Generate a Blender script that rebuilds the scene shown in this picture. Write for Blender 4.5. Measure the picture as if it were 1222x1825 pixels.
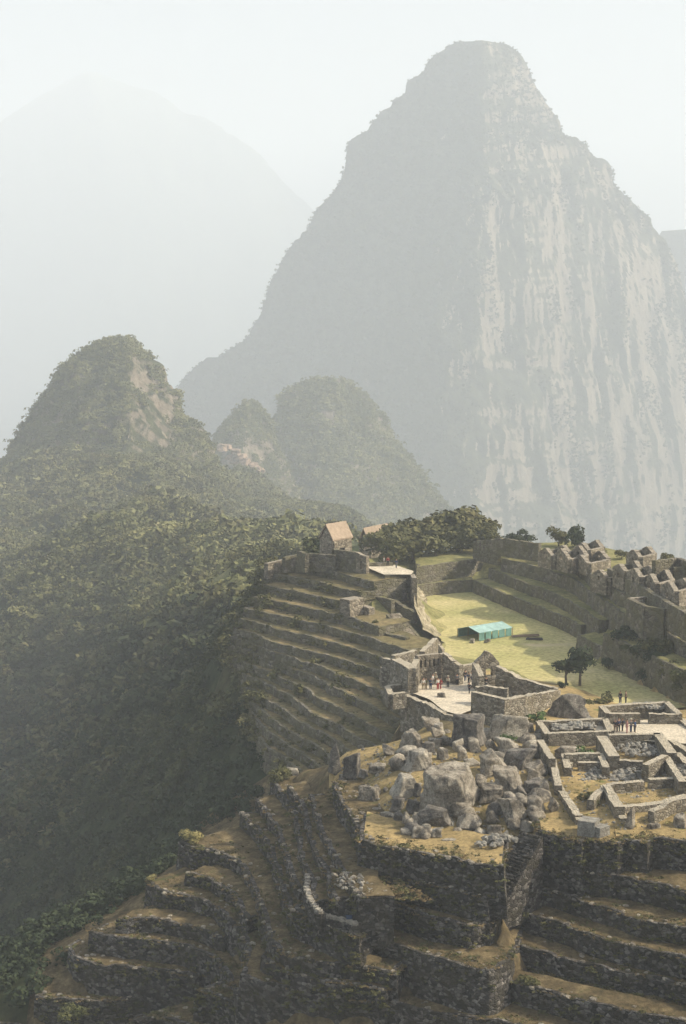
import bpy, math, random
import numpy as np
from mathutils import Vector
for o in list(bpy.data.objects): bpy.data.objects.remove(o)
SC = bpy.context.scene
COL = SC.collection
random.seed(7)

# ------------------------------------------------------------------ camera, sky, sun, exposure
F, CX, CY, CZ = 2900.0, 611.0, 912.5, 52.0
PITCH = math.radians(6.43)
cam_d = bpy.data.cameras.new('camera'); cam = bpy.data.objects.new('camera', cam_d); COL.objects.link(cam)
cam.location = (0, 0, CZ); cam.rotation_euler = (math.radians(90)-PITCH, 0, 0)
cam_d.sensor_fit = 'VERTICAL'; cam_d.sensor_height = 24.0; cam_d.lens = 24.0*F/1825.0
cam_d.clip_start = 1.0; cam_d.clip_end = 20000
SC.camera = cam
SUN_EL = math.radians(38.0)
SUN_AZ = math.radians(88.0)          # clockwise from +Y (view direction)
sdir = Vector((math.sin(SUN_AZ)*math.cos(SUN_EL), math.cos(SUN_AZ)*math.cos(SUN_EL), math.sin(SUN_EL)))
W = bpy.data.worlds.new('World'); SC.world = W; W.use_nodes = True
wn = W.node_tree; wn.nodes.clear()
sky = wn.nodes.new('ShaderNodeTexSky'); sky.sky_type = 'NISHITA'; sky.sun_disc = False
sky.sun_elevation = SUN_EL; sky.sun_rotation = SUN_AZ
sky.air_density = 1.0; sky.dust_density = 8.0; sky.ozone_density = 2.0; sky.altitude = 0
bg = wn.nodes.new('ShaderNodeBackground'); bg.inputs[1].default_value = 0.10
wo = wn.nodes.new('ShaderNodeOutputWorld')
wn.links.new(sky.outputs[0], bg.inputs[0]); wn.links.new(bg.outputs[0], wo.inputs[0])
sl = bpy.data.lights.new('sun', 'SUN'); sl.energy = 5.0; sl.angle = math.radians(0.6); sl.color = (1.0, 0.88, 0.69)
so = bpy.data.objects.new('sun', sl); COL.objects.link(so)
so.rotation_euler = (-sdir).to_track_quat('-Z', 'Y').to_euler()
so.location = (200, -100, 300)
vs = SC.view_settings
vs.view_transform = 'Standard'; vs.look = 'None'; vs.exposure = 0.84; vs.gamma = 1.0
HAZE_DENSITY = 0.00031
HAZE_COLOR = (0.835, 0.915, 1.0)
SC.cycles.volume_bounces = 2; SC.cycles.max_bounces = 8

# ------------------------------------------------------------------ pixel <-> world
cp, sp_ = math.cos(PITCH), math.sin(PITCH)
def ray(px, py):
    a, b = (px-CX)/F, (CY-py)/F
    return np.array([a, cp + b*sp_, -sp_ + b*cp])
def P(px, py, z):
    d = ray(px, py); t = (z-CZ)/d[2]; return np.array([d[0]*t, d[1]*t, z])
def Q(px, py, Y):
    d = ray(px, py); t = Y/d[1]; return np.array([d[0]*t, Y, CZ+d[2]*t])
def proj(p):
    x, y, z = p[..., 0], p[..., 1], p[..., 2]-CZ
    dep = y*cp - z*sp_; up = y*sp_ + z*cp
    return CX+F*x/dep, CY-F*up/dep

# ------------------------------------------------------------------ noise
def _h(ix, iy, iz, s):
    n = (ix.astype(np.int64)*374761393 + iy.astype(np.int64)*668265263 + iz.astype(np.int64)*2147483647 + s*974634777) & 0xffffffff
    n = ((n ^ (n >> 13))*1274126177) & 0xffffffff
    n = ((n ^ (n >> 16))*2246822519) & 0xffffffff
    return ((n ^ (n >> 15)) & 0xffffff)/float(0xffffff)
def vnoise(p, s=0):
    i = np.floor(p); f = p-i; f = f*f*(3-2*f)
    r = 0
    for a in (0, 1):
        for b in (0, 1):
            for c in (0, 1):
                w = (f[..., 0] if a else 1-f[..., 0])*(f[..., 1] if b else 1-f[..., 1])*(f[..., 2] if c else 1-f[..., 2])
                r = r + w*_h(i[..., 0]+a, i[..., 1]+b, i[..., 2]+c, s)
    return r*2-1
def fbm(p, sc, o=4, s=0):
    r = 0; a = 1; t = 0
    p = np.asarray(p, float)*sc
    for k in range(o):
        r = r + a*vnoise(p, s+k*17); t += a; a *= .5; p = p*2.03+11.3
    return r/t

# ------------------------------------------------------------------ objects
def mesh(name, v, f):
    m = bpy.data.meshes.new(name)
    v = np.asarray(v, dtype=np.float32).reshape(-1, 3)
    if isinstance(f, np.ndarray) and f.ndim == 2:
        n, k = f.shape
        m.vertices.add(len(v)); m.vertices.foreach_set('co', v.ravel())
        m.loops.add(n*k); m.loops.foreach_set('vertex_index', f.astype(np.int32).ravel())
        m.polygons.add(n); m.polygons.foreach_set('loop_start', np.arange(n, dtype=np.int32)*k)
        m.update(calc_edges=True)
    else:
        m.from_pydata(v.tolist(), [], [tuple(int(i) for i in q) for q in f]); m.update()
    return m
def obj(name, v, f, mt, parent=None, loc=None, smooth=False, label=None, cat=None, group=None, kind=None):
    v = np.asarray(v, float).reshape(-1, 3)
    if parent is not None: org = np.array(parent.matrix_world.translation) if parent.parent is None else None
    if parent is None: org = np.array(loc) if loc is not None else np.array([0., 0., 0.])
    elif parent.parent is not None: org = np.array(parent.location)+np.array(parent.parent.location)
    else: org = np.array(parent.location)
    m = mesh(name, v-org, f)
    o = bpy.data.objects.new(name, m); COL.objects.link(o)
    if mt: m.materials.append(mt)
    if smooth: m.polygons.foreach_set('use_smooth', [True]*len(m.polygons))
    if parent is None: o.location = org
    else: o.parent = parent
    tag(o, label, cat, group, kind); return o
def tag(o, label=None, cat=None, group=None, kind=None):
    if label: o['label'] = label
    if cat: o['category'] = cat
    if group: o['group'] = group
    if kind: o['kind'] = kind
    return o
def thing(name, label, cat, loc=(0, 0, 0), group=None):
    o = bpy.data.objects.new(name, None); COL.objects.link(o); o.location = [float(a) for a in loc]
    o.empty_display_size = .5
    return tag(o, label, cat, group)
class MB:
    def __init__(s): s.v = []; s.f = []
    def add(s, v, f):
        n = len(s.v); s.v += [tuple(map(float, a)) for a in v]; s.f += [tuple(int(i)+n for i in q) for q in f]; return s
    def box(s, c, sz, rz=0, jit=0, tilt=0):
        hx, hy, hz = sz[0]/2, sz[1]/2, sz[2]/2; ca, sa = math.cos(rz), math.sin(rz); v = []
        for dz in (-hz, hz):
            for dx, dy in ((-hx, -hy), (hx, -hy), (hx, hy), (-hx, hy)):
                dx += random.uniform(-jit, jit); dy += random.uniform(-jit, jit)
                v.append((c[0]+dx*ca-dy*sa, c[1]+dx*sa+dy*ca, c[2]+dz+random.uniform(-jit, jit)+tilt*dx))
        return s.add(v, [(0, 3, 2, 1), (4, 5, 6, 7), (0, 1, 5, 4), (1, 2, 6, 5), (2, 3, 7, 6), (3, 0, 4, 7)])
    def tube(s, pts, rs, n=7):
        pts = [np.array(p, float) for p in pts]; V = []
        for i, p in enumerate(pts):
            d = pts[min(i+1, len(pts)-1)]-pts[max(i-1, 0)]; d /= np.linalg.norm(d)+1e-9
            a = np.cross(d, [0.3, .9, .1]); a /= np.linalg.norm(a)+1e-9; b = np.cross(d, a)
            for k in range(n):
                t = 2*math.pi*k/n; V.append(p+rs[i]*(math.cos(t)*a+math.sin(t)*b))
        Fc = [(i*n+k, i*n+(k+1) % n, (i+1)*n+(k+1) % n, (i+1)*n+k) for i in range(len(pts)-1) for k in range(n)]
        Fc += [tuple(range(n))[::-1], tuple(range((len(pts)-1)*n, len(pts)*n))]
        return s.add(V, Fc)

# ------------------------------------------------------------------ materials
def new_mat(name, rough=.9, spec=.2):
    m = bpy.data.materials.new(name); m.use_nodes = True; nt = m.node_tree
    b = nt.nodes['Principled BSDF']; b.inputs['Roughness'].default_value = rough
    b.inputs['Specular IOR Level'].default_value = spec
    return m, nt, b
class N:
    def __init__(s, nt): s.nt = nt; s.tc = nt.nodes.new('ShaderNodeTexCoord')
    def vec(s, scale=(1, 1, 1), src=None, loc=None, rot=(0, 0, 0)):
        n = s.nt.nodes.new('ShaderNodeMapping'); n.inputs['Scale'].default_value = scale; n.inputs['Rotation'].default_value = rot
        s.nt.links.new(src or s.tc.outputs['Object'], n.inputs['Vector'])
        if loc is not None: s.nt.links.new(loc, n.inputs['Location'])
        return n.outputs[0]
    def noise(s, scale, detail=5, vec=None, rough=.6, dist=0):
        n = s.nt.nodes.new('ShaderNodeTexNoise'); n.inputs['Scale'].default_value = scale; n.inputs['Detail'].default_value = detail
        n.inputs['Roughness'].default_value = rough; n.inputs['Distortion'].default_value = dist
        s.nt.links.new(vec or s.tc.outputs['Object'], n.inputs['Vector']); return n.outputs['Fac']
    def vor(s, scale, feature='F1', vec=None, out='Distance', rnd=1.0):
        n = s.nt.nodes.new('ShaderNodeTexVoronoi'); n.feature = feature; n.inputs['Scale'].default_value = scale
        n.inputs['Randomness'].default_value = rnd
        s.nt.links.new(vec or s.tc.outputs['Object'], n.inputs['Vector']); return n.outputs[out]
    def ramp(s, fac, stops, mode='LINEAR'):
        n = s.nt.nodes.new('ShaderNodeValToRGB'); n.color_ramp.interpolation = mode; e = n.color_ramp.elements
        while len(e) < len(stops): e.new(.5)
        for i, (p, c) in enumerate(stops):
            e[i].position = p; e[i].color = (c, c, c, 1) if isinstance(c, (int, float)) else tuple(c)+(1,)
        s.nt.links.new(fac, n.inputs[0]); return n.outputs[0]
    def mix(s, fac, a, b, mode='MIX'):
        n = s.nt.nodes.new('ShaderNodeMix'); n.data_type = 'RGBA'; n.blend_type = mode
        for i, x in ((0, fac), (6, a), (7, b)):
            if isinstance(x, (int, float)): n.inputs[i].default_value = x if i == 0 else (x, x, x, 1)
            elif isinstance(x, tuple): n.inputs[i].default_value = x+(1,)
            else: s.nt.links.new(x, n.inputs[i])
        return n.outputs[2]
    def math(s, op, a, b=0.0, clamp=False):
        n = s.nt.nodes.new('ShaderNodeMath'); n.operation = op; n.use_clamp = clamp
        for i, x in enumerate((a, b)):
            if isinstance(x, (int, float)): n.inputs[i].default_value = x
            else: s.nt.links.new(x, n.inputs[i])
        return n.outputs[0]
    def nz(s):
        g = s.nt.nodes.new('ShaderNodeNewGeometry'); x = s.nt.nodes.new('ShaderNodeSeparateXYZ')
        s.nt.links.new(g.outputs['Normal'], x.inputs[0]); return x.outputs[2]
    def pos(s):
        g = s.nt.nodes.new('ShaderNodeNewGeometry'); return g.outputs['Position']
    def rnd(s):
        return s.nt.nodes.new('ShaderNodeObjectInfo').outputs['Random']
    def bump(s, b, h, strength=.5, dist=.1):
        n = s.nt.nodes.new('ShaderNodeBump'); n.inputs['Strength'].default_value = strength; n.inputs['Distance'].default_value = dist
        s.nt.links.new(h, n.inputs['Height']); s.nt.links.new(n.outputs[0], b.inputs['Normal'])

def stone_mat(name, scale, dark, mid, light, moss=(.05, .06, .03), moss_amt=.45, mortar=.35, cap=None):
    m, nt, b = new_mat(name); k = N(nt)
    wv = k.vec((1, 1, 1.5), k.pos())
    dn = nt.nodes.new('ShaderNodeTexNoise'); dn.inputs['Scale'].default_value = scale*1.3; nt.links.new(wv, dn.inputs['Vector'])
    vv = k.mix(.12, wv, dn.outputs['Color'], 'ADD')
    c = k.vor(scale, 'F1', vv, 'Color')
    sep = nt.nodes.new('ShaderNodeSeparateColor'); nt.links.new(c, sep.inputs[0])
    base = k.ramp(sep.outputs[0], [(0, dark), (.5, mid), (1, light)])
    e = k.vor(scale, 'DISTANCE_TO_EDGE', vv)
    mort = k.ramp(e, [(0, mortar), (.09, 1.0)])
    col = k.mix(1.0, base, mort, 'MULTIPLY')
    big = k.ramp(k.noise(.22, 5, k.pos()), [(.35, .68), (.7, 1.15)])
    col = k.mix(1.0, col, big, 'MULTIPLY')
    fine = k.ramp(k.noise(9, 4, k.pos()), [(.3, .8), (.7, 1.15)])
    col = k.mix(1.0, col, fine, 'MULTIPLY')
    mm = k.ramp(k.noise(.5, 6, k.pos(), .7), [(moss_amt, 0.0), (moss_amt+.22, .85)])
    mm2 = k.math('MULTIPLY', k.math('SUBTRACT', 1.0, mm), .8)
    col = k.mix(mm2, col, moss)
    if cap:  # clay-pale tops on up-facing stone, with sunlit brightness put into the colour
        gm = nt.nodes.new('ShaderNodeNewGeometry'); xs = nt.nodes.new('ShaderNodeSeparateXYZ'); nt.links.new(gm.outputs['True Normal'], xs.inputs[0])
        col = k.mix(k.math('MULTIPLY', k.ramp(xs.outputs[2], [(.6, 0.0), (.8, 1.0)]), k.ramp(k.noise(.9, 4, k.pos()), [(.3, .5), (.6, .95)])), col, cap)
    nt.links.new(col, b.inputs['Base Color'])
    k.bump(b, k.math('ADD', k.ramp(e, [(0, 0), (.15, 1)]), k.noise(6, 4, k.pos())), .9, .12)
    return m
M = {}
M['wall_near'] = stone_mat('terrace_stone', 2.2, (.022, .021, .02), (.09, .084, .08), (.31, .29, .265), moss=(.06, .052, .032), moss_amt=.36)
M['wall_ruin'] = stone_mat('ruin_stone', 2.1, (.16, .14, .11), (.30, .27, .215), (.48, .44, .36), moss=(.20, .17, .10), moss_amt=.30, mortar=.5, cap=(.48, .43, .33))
M['wall_far'] = stone_mat('far_terrace_stone', 1.2, (.11, .10, .085), (.21, .19, .165), (.32, .29, .24), moss=(.13, .12, .06), moss_amt=.42, mortar=.45)
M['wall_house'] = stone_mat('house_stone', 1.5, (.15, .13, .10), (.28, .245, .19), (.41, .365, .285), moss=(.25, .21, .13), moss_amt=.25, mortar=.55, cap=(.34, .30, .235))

def grass_mat(name, cols, s1=.35, s2=2.5, bump=.6, patch=None):
    m, nt, b = new_mat(name, 1.0, .05); k = N(nt)
    a = k.ramp(k.noise(s1, 6, k.pos(), .65), [(.3, cols[0]), (.5, cols[1]), (.72, cols[2])])
    f = k.ramp(k.noise(s2, 5, k.pos(), .7), [(.3, .55), (.7, 1.35)])
    col = k.mix(1.0, a, f, 'MULTIPLY')
    if patch:
        pm = k.ramp(k.noise(patch[0], 5, k.pos(), .6, .6), [(patch[1], 0.0), (patch[1]+.12, 1.0)])
        col = k.mix(pm, col, patch[2])
    nt.links.new(col, b.inputs['Base Color'])
    k.bump(b, k.noise(s2*2, 6, k.pos(), .75), bump, .25)
    return m
M['dry_grass'] = grass_mat('dry_grass', ((.15, .12, .05), (.34, .26, .125), (.46, .34, .16)), .25, 2.2, .7, (.3, .60, (.13, .15, .05)))
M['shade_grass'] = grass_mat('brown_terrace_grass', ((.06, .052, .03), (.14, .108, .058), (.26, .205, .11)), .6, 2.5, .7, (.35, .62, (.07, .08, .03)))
M['far_grass'] = grass_mat('far_terrace_grass', ((.12, .13, .05), (.22, .21, .09), (.34, .30, .14)), .12, 1.5, .5)
M['west_grass'] = grass_mat('overgrown_terrace_grass', ((.10, .095, .045), (.19, .16, .08), (.29, .22, .12)), .16, 1.2, .7)
M['plaza'] = grass_mat('plaza_lawn', ((.30, .30, .115), (.43, .39, .18), (.54, .465, .25)), (.055), 1.3, .4, (.05, .56, (.52, .44, .27)))
M['forest_floor'] = grass_mat('undergrowth', ((.025, .035, .015), (.045, .055, .025), (.08, .075, .04)), .06, .5, .8)
M['sand'] = grass_mat('sand', ((.46, .41, .31), (.56, .50, .39), (.64, .57, .45)), .35, 3, .5)
M['mound'] = grass_mat('dry_mound', ((.06, .035, .02), (.14, .075, .035), (.26, .14, .06)), 1.2, 6, .9)

def rock_mat(name, c0, c1, c2, stain=(.05, .048, .045), sc=.9):
    m, nt, b = new_mat(name, .9, .25); k = N(nt)
    off = k.math('MULTIPLY', k.rnd(), 60.0)
    v = k.vec((1, 1, 1), None, off)
    a = k.ramp(k.noise(sc, 9, v, .75), [(.36, c0), (.5, c1), (.62, c2)])
    st = k.ramp(k.noise(sc*.55, 6, k.vec((1.3, 1.3, .6), None, off), .7, .5), [(.52, 0.0), (.62, .75)])
    col = k.mix(st, a, stain)
    spk = k.ramp(k.vor(5.5, 'F1', v), [(.0, 1.35), (.35, 1.0), (.8, .8)])
    col = k.mix(1.0, col, spk, 'MULTIPLY')
    lich = k.ramp(k.noise(3.5, 5, v, .7), [(.62, 0.0), (.70, .7)])
    col = k.mix(lich, col, (.5, .48, .42))
    nt.links.new(col, b.inputs['Base Color'])
    crack = k.ramp(k.vor(.45, 'DISTANCE_TO_EDGE', k.vec((1, 1, 1), None, off)), [(0, 0), (.03, 1)])
    k.bump(b, k.math('ADD', k.math('MULTIPLY', crack, .0), k.noise(2.6, 9, v, .78)), 1.0, .5)
    return m
M['rock'] = rock_mat('granite', (.15, .13, .10), (.35, .31, .245), (.58, .525, .42))
M['rock_pale'] = rock_mat('pale_granite', (.26, .235, .19), (.46, .42, .345), (.64, .59, .48), (.12, .11, .095))
M['rock_dark'] = rock_mat('dark_granite', (.10, .092, .08), (.20, .185, .16), (.36, .33, .28), (.035, .033, .03))
M['rubble'] = rock_mat('rubble_stone', (.26, .25, .22), (.38, .36, .31), (.5, .48, .42), (.2, .19, .17), 1.5)

M['rock_slope'] = grass_mat('rocky_slope', ((.16, .15, .09), (.34, .30, .21), (.52, .46, .35)), .5, 1.6, 1.0)
def cliff_mat(name, rk0, rk1, rk2, veg, sc=1.0, bare=.5, shady=0):
    m, nt, b = new_mat(name, .95, .1); k = N(nt)
    v = k.vec((.055*sc, .055*sc, .017*sc), k.pos())
    a = k.ramp(k.noise(1.0, 8, v, .72, .4), [(.33, rk0), (.5, rk1), (.66, rk2)])
    w = k.ramp(k.noise(2.6, 8, v, .8, .6), [(.66, 0.0), (.76, .4)])
    a = k.mix(w, a, (.62, .57, .48))
    vm = k.noise(.022*sc, 9, k.vec((1, 1, .45), k.pos()), .72, .5)
    vm = k.math('ADD', vm, k.math('MULTIPLY', k.nz(), .45))
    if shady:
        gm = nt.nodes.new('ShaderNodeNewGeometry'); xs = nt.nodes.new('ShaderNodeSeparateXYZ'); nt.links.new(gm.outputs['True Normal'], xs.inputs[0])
        vm = k.math('ADD', vm, k.ramp(xs.outputs[0], [(-.1, shady), (.45, 0.0)]))   # overgrown left faces, their shade also painted darker with the vegetation colour
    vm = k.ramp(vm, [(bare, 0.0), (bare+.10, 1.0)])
    g = k.ramp(k.noise(.12*sc, 7, k.pos(), .7), [(.3, tuple(c*.55 for c in veg)), (.7, tuple(c*1.6 for c in veg))])
    col = k.mix(vm, a, g)
    nt.links.new(col, b.inputs['Base Color'])
    k.bump(b, k.math('ADD', k.noise(1.6, 9, v, .75), k.noise(.2*sc, 7, k.pos(), .75)), 1.0, 5.0/sc)
    return m
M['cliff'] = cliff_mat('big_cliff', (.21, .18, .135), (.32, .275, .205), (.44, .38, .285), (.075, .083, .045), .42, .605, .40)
M['cliff_small'] = cliff_mat('small_cliff', (.15, .13, .10), (.29, .245, .185), (.42, .36, .28), (.075, .085, .04), 1.2, .72)

def leaf_mat(name, c0, c1, c2, sc=.15):
    m, nt, b = new_mat(name, .8, .15); k = N(nt)
    a = k.ramp(k.noise(sc, 6, k.pos(), .7), [(.3, c0), (.5, c1), (.7, c2)])
    f = k.ramp(k.noise(1.7, 4, k.pos(), .6), [(.3, .7), (.7, 1.35)])
    nt.links.new(k.mix(1.0, a, f, 'MULTIPLY'), b.inputs['Base Color'])
    return m
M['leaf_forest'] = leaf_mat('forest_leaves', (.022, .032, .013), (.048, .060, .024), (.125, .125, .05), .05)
M['leaf_lit'] = leaf_mat('sunlit_leaves', (.07, .082, .032), (.15, .155, .062), (.26, .245, .10), .035)  # brighter copy of the forest leaves with sunlight put into the colour
M['leaf_olive'] = leaf_mat('olive_leaves', (.05, .055, .02), (.10, .10, .04), (.19, .17, .08), .06)
M['tuft_brown'] = leaf_mat('brown_tuft', (.09, .07, .035), (.17, .125, .06), (.28, .21, .11), .6)
M['leaf_dark'] = leaf_mat('dark_leaves', (.022, .034, .016), (.038, .052, .024), (.06, .075, .034), .5)
M['leaf_shrub'] = leaf_mat('shrub_leaves', (.05, .052, .02), (.09, .09, .035), (.15, .14, .055), .5)
M['leaf_pale'] = leaf_mat('dry_tuft', (.16, .14, .05), (.26, .23, .09), (.36, .31, .13), .8)
M['leaf_green'] = leaf_mat('fresh_green', (.05, .09, .03), (.08, .13, .04), (.12, .17, .06), .8)
def plain(name, c, rough=.8, var=.25, sc=2.0):
    m, nt, b = new_mat(name, rough, .2); k = N(nt)
    col = k.mix(1.0, c, k.ramp(k.noise(sc, 4), [(.3, 1-var), (.7, 1+var)]), 'MULTIPLY')
    nt.links.new(col, b.inputs['Base Color']); return m
M['bark'] = plain('bark', (.10, .08, .06))
M['thatch'] = plain('thatch', (.31, .245, .18), .95, .25, 1.4)
M['tarp'] = plain('turquoise_tarp', (.30, .45, .42), .7, .2, 1.0)
M['tarp_side'] = plain('green_tarp_side', (.14, .28, .25), .7, .3, 1.0)
M['wood'] = plain('wood', (.20, .15, .10))
M['dark_wood'] = plain('dark_wood', (.05, .045, .04))
M['soil'] = grass_mat('bare_soil', ((.20, .15, .10), (.30, .22, .16), (.40, .31, .23)), .08, .5, .6)
M['blue_cloth'] = plain('blue_cloth', (.05, .075, .13))
M['skin'] = plain('skin', (.35, .21, .14), .6, .05)
M['hair'] = plain('hair', (.02, .015, .012))
CL = {n: plain('cloth_'+n, c, .9, .15) for n, c in dict(white=(.62, .60, .55), black=(.03, .03, .035), navy=(.04, .06, .13), red=(.30, .05, .045),
      grey=(.17, .17, .17), khaki=(.27, .22, .14), pink=(.50, .28, .26), cream=(.5, .46, .36), olive=(.13, .13, .07), brown=(.12, .08, .055), blue=(.08, .15, .30)).items()}

# ------------------------------------------------------------------ terraces: traced top edges (pixels of the photograph), level, wall height, direction into the hill
def resample(pts, n):
    pts = np.array(pts, float); d = np.r_[0, np.cumsum(np.linalg.norm(np.diff(pts, axis=0), axis=1))]
    t = np.linspace(0, d[-1], n); return np.stack([np.interp(t, d, pts[:, i]) for i in range(pts.shape[1])], 1)
def lerp_line(table, z):
    for (z0, a), (z1, b) in zip(table, table[1:]):
        if z0 >= z >= z1:
            t = (z0-z)/(z0-z1); return resample(a, 14)*(1-t)+resample(b, 14)*t
WEST = [(9, [(478, 1003), (530, 1008), (600, 1020), (666, 1038)]),
        (6, [(455, 1042), (540, 1058), (600, 1071), (622, 1078)]),
        (3, [(430, 1085), (500, 1097), (600, 1122), (700, 1150), (728, 1160)]),
        (0, [(410, 1120), (480, 1140), (600, 1175), (670, 1195), (705, 1228)]),
        (-3, [(400, 1155), (470, 1175), (560, 1215), (650, 1260), (735, 1305)]),
        (-5.2, [(425, 1195), (500, 1230), (580, 1280), (660, 1322), (710, 1350)]),
        (-8, [(440, 1250), (510, 1295), (580, 1345), (620, 1375)]),
        (-11.5, [(450, 1315), (490, 1350), (530, 1390), (560, 1420)])]
TER = []   # (name kind, label, pixel line, z, h, back dir, depth, wallmat, topmat, group)
zz = 9.0; k = 0
ords = ['topmost', 'second', 'third', 'fourth', 'fifth', 'sixth', 'seventh', 'eighth', 'ninth', 'tenth', 'eleventh', 'twelfth', 'thirteenth', 'fourteenth', 'fifteenth', 'sixteenth']
while zz > -11.4:
    TER.append(('wt', '%s overgrown stone terrace from the top on the shaded slope left of the lawn' % ords[k], lerp_line(WEST, zz), zz, 1.7, (.75, .66), 7, 'wall_far', 'west_grass', 'shaded terraces below the hilltop platform'))
    zz -= 1.5 if zz > 0 else 1.35; k += 1
def T(label, line, z, h, back, depth, wm, tm, group): TER.append(('t', label, np.array(line, float), z, h, back, depth, wm, tm, group))
# east of the lawn
ge = 'terraces right of the lawn'
T('low stone terrace wall along the far end of the lawn under the bushes', [(738, 1046), (770, 1040), (842, 1034)], 2.3, 2.6, (0, 1), 14, 'wall_far', 'far_grass', ge)
T('upper stone terrace at the far end of the lawn with bushes growing on it', [(742, 1012), (790, 1006), (846, 998), (872, 985)], 5.6, 3.2, (0, 1), 16, 'wall_far', 'far_grass', ge)
T('lowest terrace right of the lawn, its wall starting at the lawn corner', [(842, 1034), (905, 1062), (960, 1083), (1004, 1100), (1035, 1114)], 2.3, 2.5, (.85, .5), 12, 'wall_far', 'far_grass', ge)
T('second terrace up right of the lawn with a yellow green strip', [(870, 1014), (925, 1036), (985, 1057), (1035, 1084), (1067, 1107)], 4.3, 2.2, (.85, .5), 11, 'wall_far', 'far_grass', ge)
T('third terrace up right of the lawn below the gabled ruins', [(895, 996), (960, 1012), (1020, 1032), (1065, 1064), (1116, 1098), (1165, 1118), (1250, 1160)], 6.8, 2.6, (.85, .5), 12, 'wall_far', 'far_grass', ge)
T('highest terrace right of the lawn carrying the gabled ruins', [(905, 972), (940, 976), (985, 988), (1030, 1003), (1060, 1028), (1090, 1048), (1124, 1066)], 9.0, 2.4, (.9, .3), 13, 'wall_far', 'far_grass', ge)
T('short terrace wall stepping out into the right side of the lawn', [(1028, 1132), (1063, 1150), (1110, 1172), (1160, 1200), (1240, 1235)], 2.2, 2.4, (.85, .5), 8, 'wall_far', 'far_grass', ge)
T('overgrown terrace below the pale rimmed enclosure at the right edge', [(1075, 1130), (1120, 1150), (1170, 1175), (1240, 1205)], 4.6, 2.6, (.85, .5), 18, 'wall_far', 'far_grass', ge)
# foreground right
gf = 'foreground terraces in shade'
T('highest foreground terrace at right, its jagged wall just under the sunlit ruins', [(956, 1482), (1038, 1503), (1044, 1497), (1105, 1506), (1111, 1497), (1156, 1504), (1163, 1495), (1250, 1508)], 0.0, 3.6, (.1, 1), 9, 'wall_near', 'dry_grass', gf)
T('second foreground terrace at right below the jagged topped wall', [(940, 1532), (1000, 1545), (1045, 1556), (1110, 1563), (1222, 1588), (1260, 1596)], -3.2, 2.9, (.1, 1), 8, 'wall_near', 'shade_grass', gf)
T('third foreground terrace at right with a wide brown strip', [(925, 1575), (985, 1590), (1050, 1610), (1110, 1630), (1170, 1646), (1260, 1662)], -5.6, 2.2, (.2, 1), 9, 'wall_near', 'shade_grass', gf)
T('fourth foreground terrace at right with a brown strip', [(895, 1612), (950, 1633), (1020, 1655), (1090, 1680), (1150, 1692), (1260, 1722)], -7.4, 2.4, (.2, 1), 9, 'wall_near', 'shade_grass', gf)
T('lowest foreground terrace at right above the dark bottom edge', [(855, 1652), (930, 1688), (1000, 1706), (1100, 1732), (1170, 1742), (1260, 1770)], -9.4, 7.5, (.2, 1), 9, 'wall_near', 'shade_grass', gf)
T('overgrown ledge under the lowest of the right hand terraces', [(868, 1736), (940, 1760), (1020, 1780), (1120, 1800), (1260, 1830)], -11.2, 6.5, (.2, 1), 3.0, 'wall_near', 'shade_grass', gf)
# foreground middle
gm = 'middle foreground terraces'
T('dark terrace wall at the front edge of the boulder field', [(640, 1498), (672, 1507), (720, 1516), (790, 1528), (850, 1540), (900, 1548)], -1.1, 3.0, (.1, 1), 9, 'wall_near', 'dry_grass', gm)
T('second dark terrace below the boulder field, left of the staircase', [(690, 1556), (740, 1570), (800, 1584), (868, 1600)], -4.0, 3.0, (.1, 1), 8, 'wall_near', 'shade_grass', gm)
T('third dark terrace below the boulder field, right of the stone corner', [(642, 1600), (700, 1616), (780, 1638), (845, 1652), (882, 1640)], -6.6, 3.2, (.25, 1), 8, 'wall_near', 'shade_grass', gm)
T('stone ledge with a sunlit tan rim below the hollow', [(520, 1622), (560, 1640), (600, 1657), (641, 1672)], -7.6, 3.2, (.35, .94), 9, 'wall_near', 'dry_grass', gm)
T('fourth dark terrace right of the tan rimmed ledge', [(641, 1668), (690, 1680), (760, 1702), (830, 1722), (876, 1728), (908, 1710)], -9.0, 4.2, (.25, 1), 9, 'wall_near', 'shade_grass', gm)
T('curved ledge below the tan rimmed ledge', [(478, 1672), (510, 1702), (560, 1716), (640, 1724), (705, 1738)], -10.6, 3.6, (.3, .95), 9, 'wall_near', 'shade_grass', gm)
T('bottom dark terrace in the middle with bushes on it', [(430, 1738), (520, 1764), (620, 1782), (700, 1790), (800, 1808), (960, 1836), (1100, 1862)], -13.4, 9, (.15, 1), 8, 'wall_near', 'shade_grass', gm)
# foreground left: walls running toward the camera, facing left
gl = 'terraces stepping down the left spur'
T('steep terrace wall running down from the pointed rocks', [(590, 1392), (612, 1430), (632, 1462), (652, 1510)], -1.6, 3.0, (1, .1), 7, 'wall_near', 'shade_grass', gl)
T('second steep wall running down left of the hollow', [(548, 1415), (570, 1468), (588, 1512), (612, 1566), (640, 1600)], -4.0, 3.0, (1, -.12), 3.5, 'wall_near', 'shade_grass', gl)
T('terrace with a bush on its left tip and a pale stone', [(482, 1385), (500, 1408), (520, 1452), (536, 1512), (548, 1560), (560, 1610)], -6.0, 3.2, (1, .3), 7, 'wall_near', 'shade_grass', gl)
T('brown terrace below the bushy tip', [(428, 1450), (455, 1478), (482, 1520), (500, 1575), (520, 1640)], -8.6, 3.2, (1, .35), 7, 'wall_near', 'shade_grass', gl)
T('spur terrace with pale tuft of grass at its left tip', [(318, 1502), (345, 1512), (400, 1524), (430, 1545), (455, 1600), (478, 1668)], -10.6, 3.4, (.75, .6), 9, 'wall_near', 'shade_grass', gl)
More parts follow.
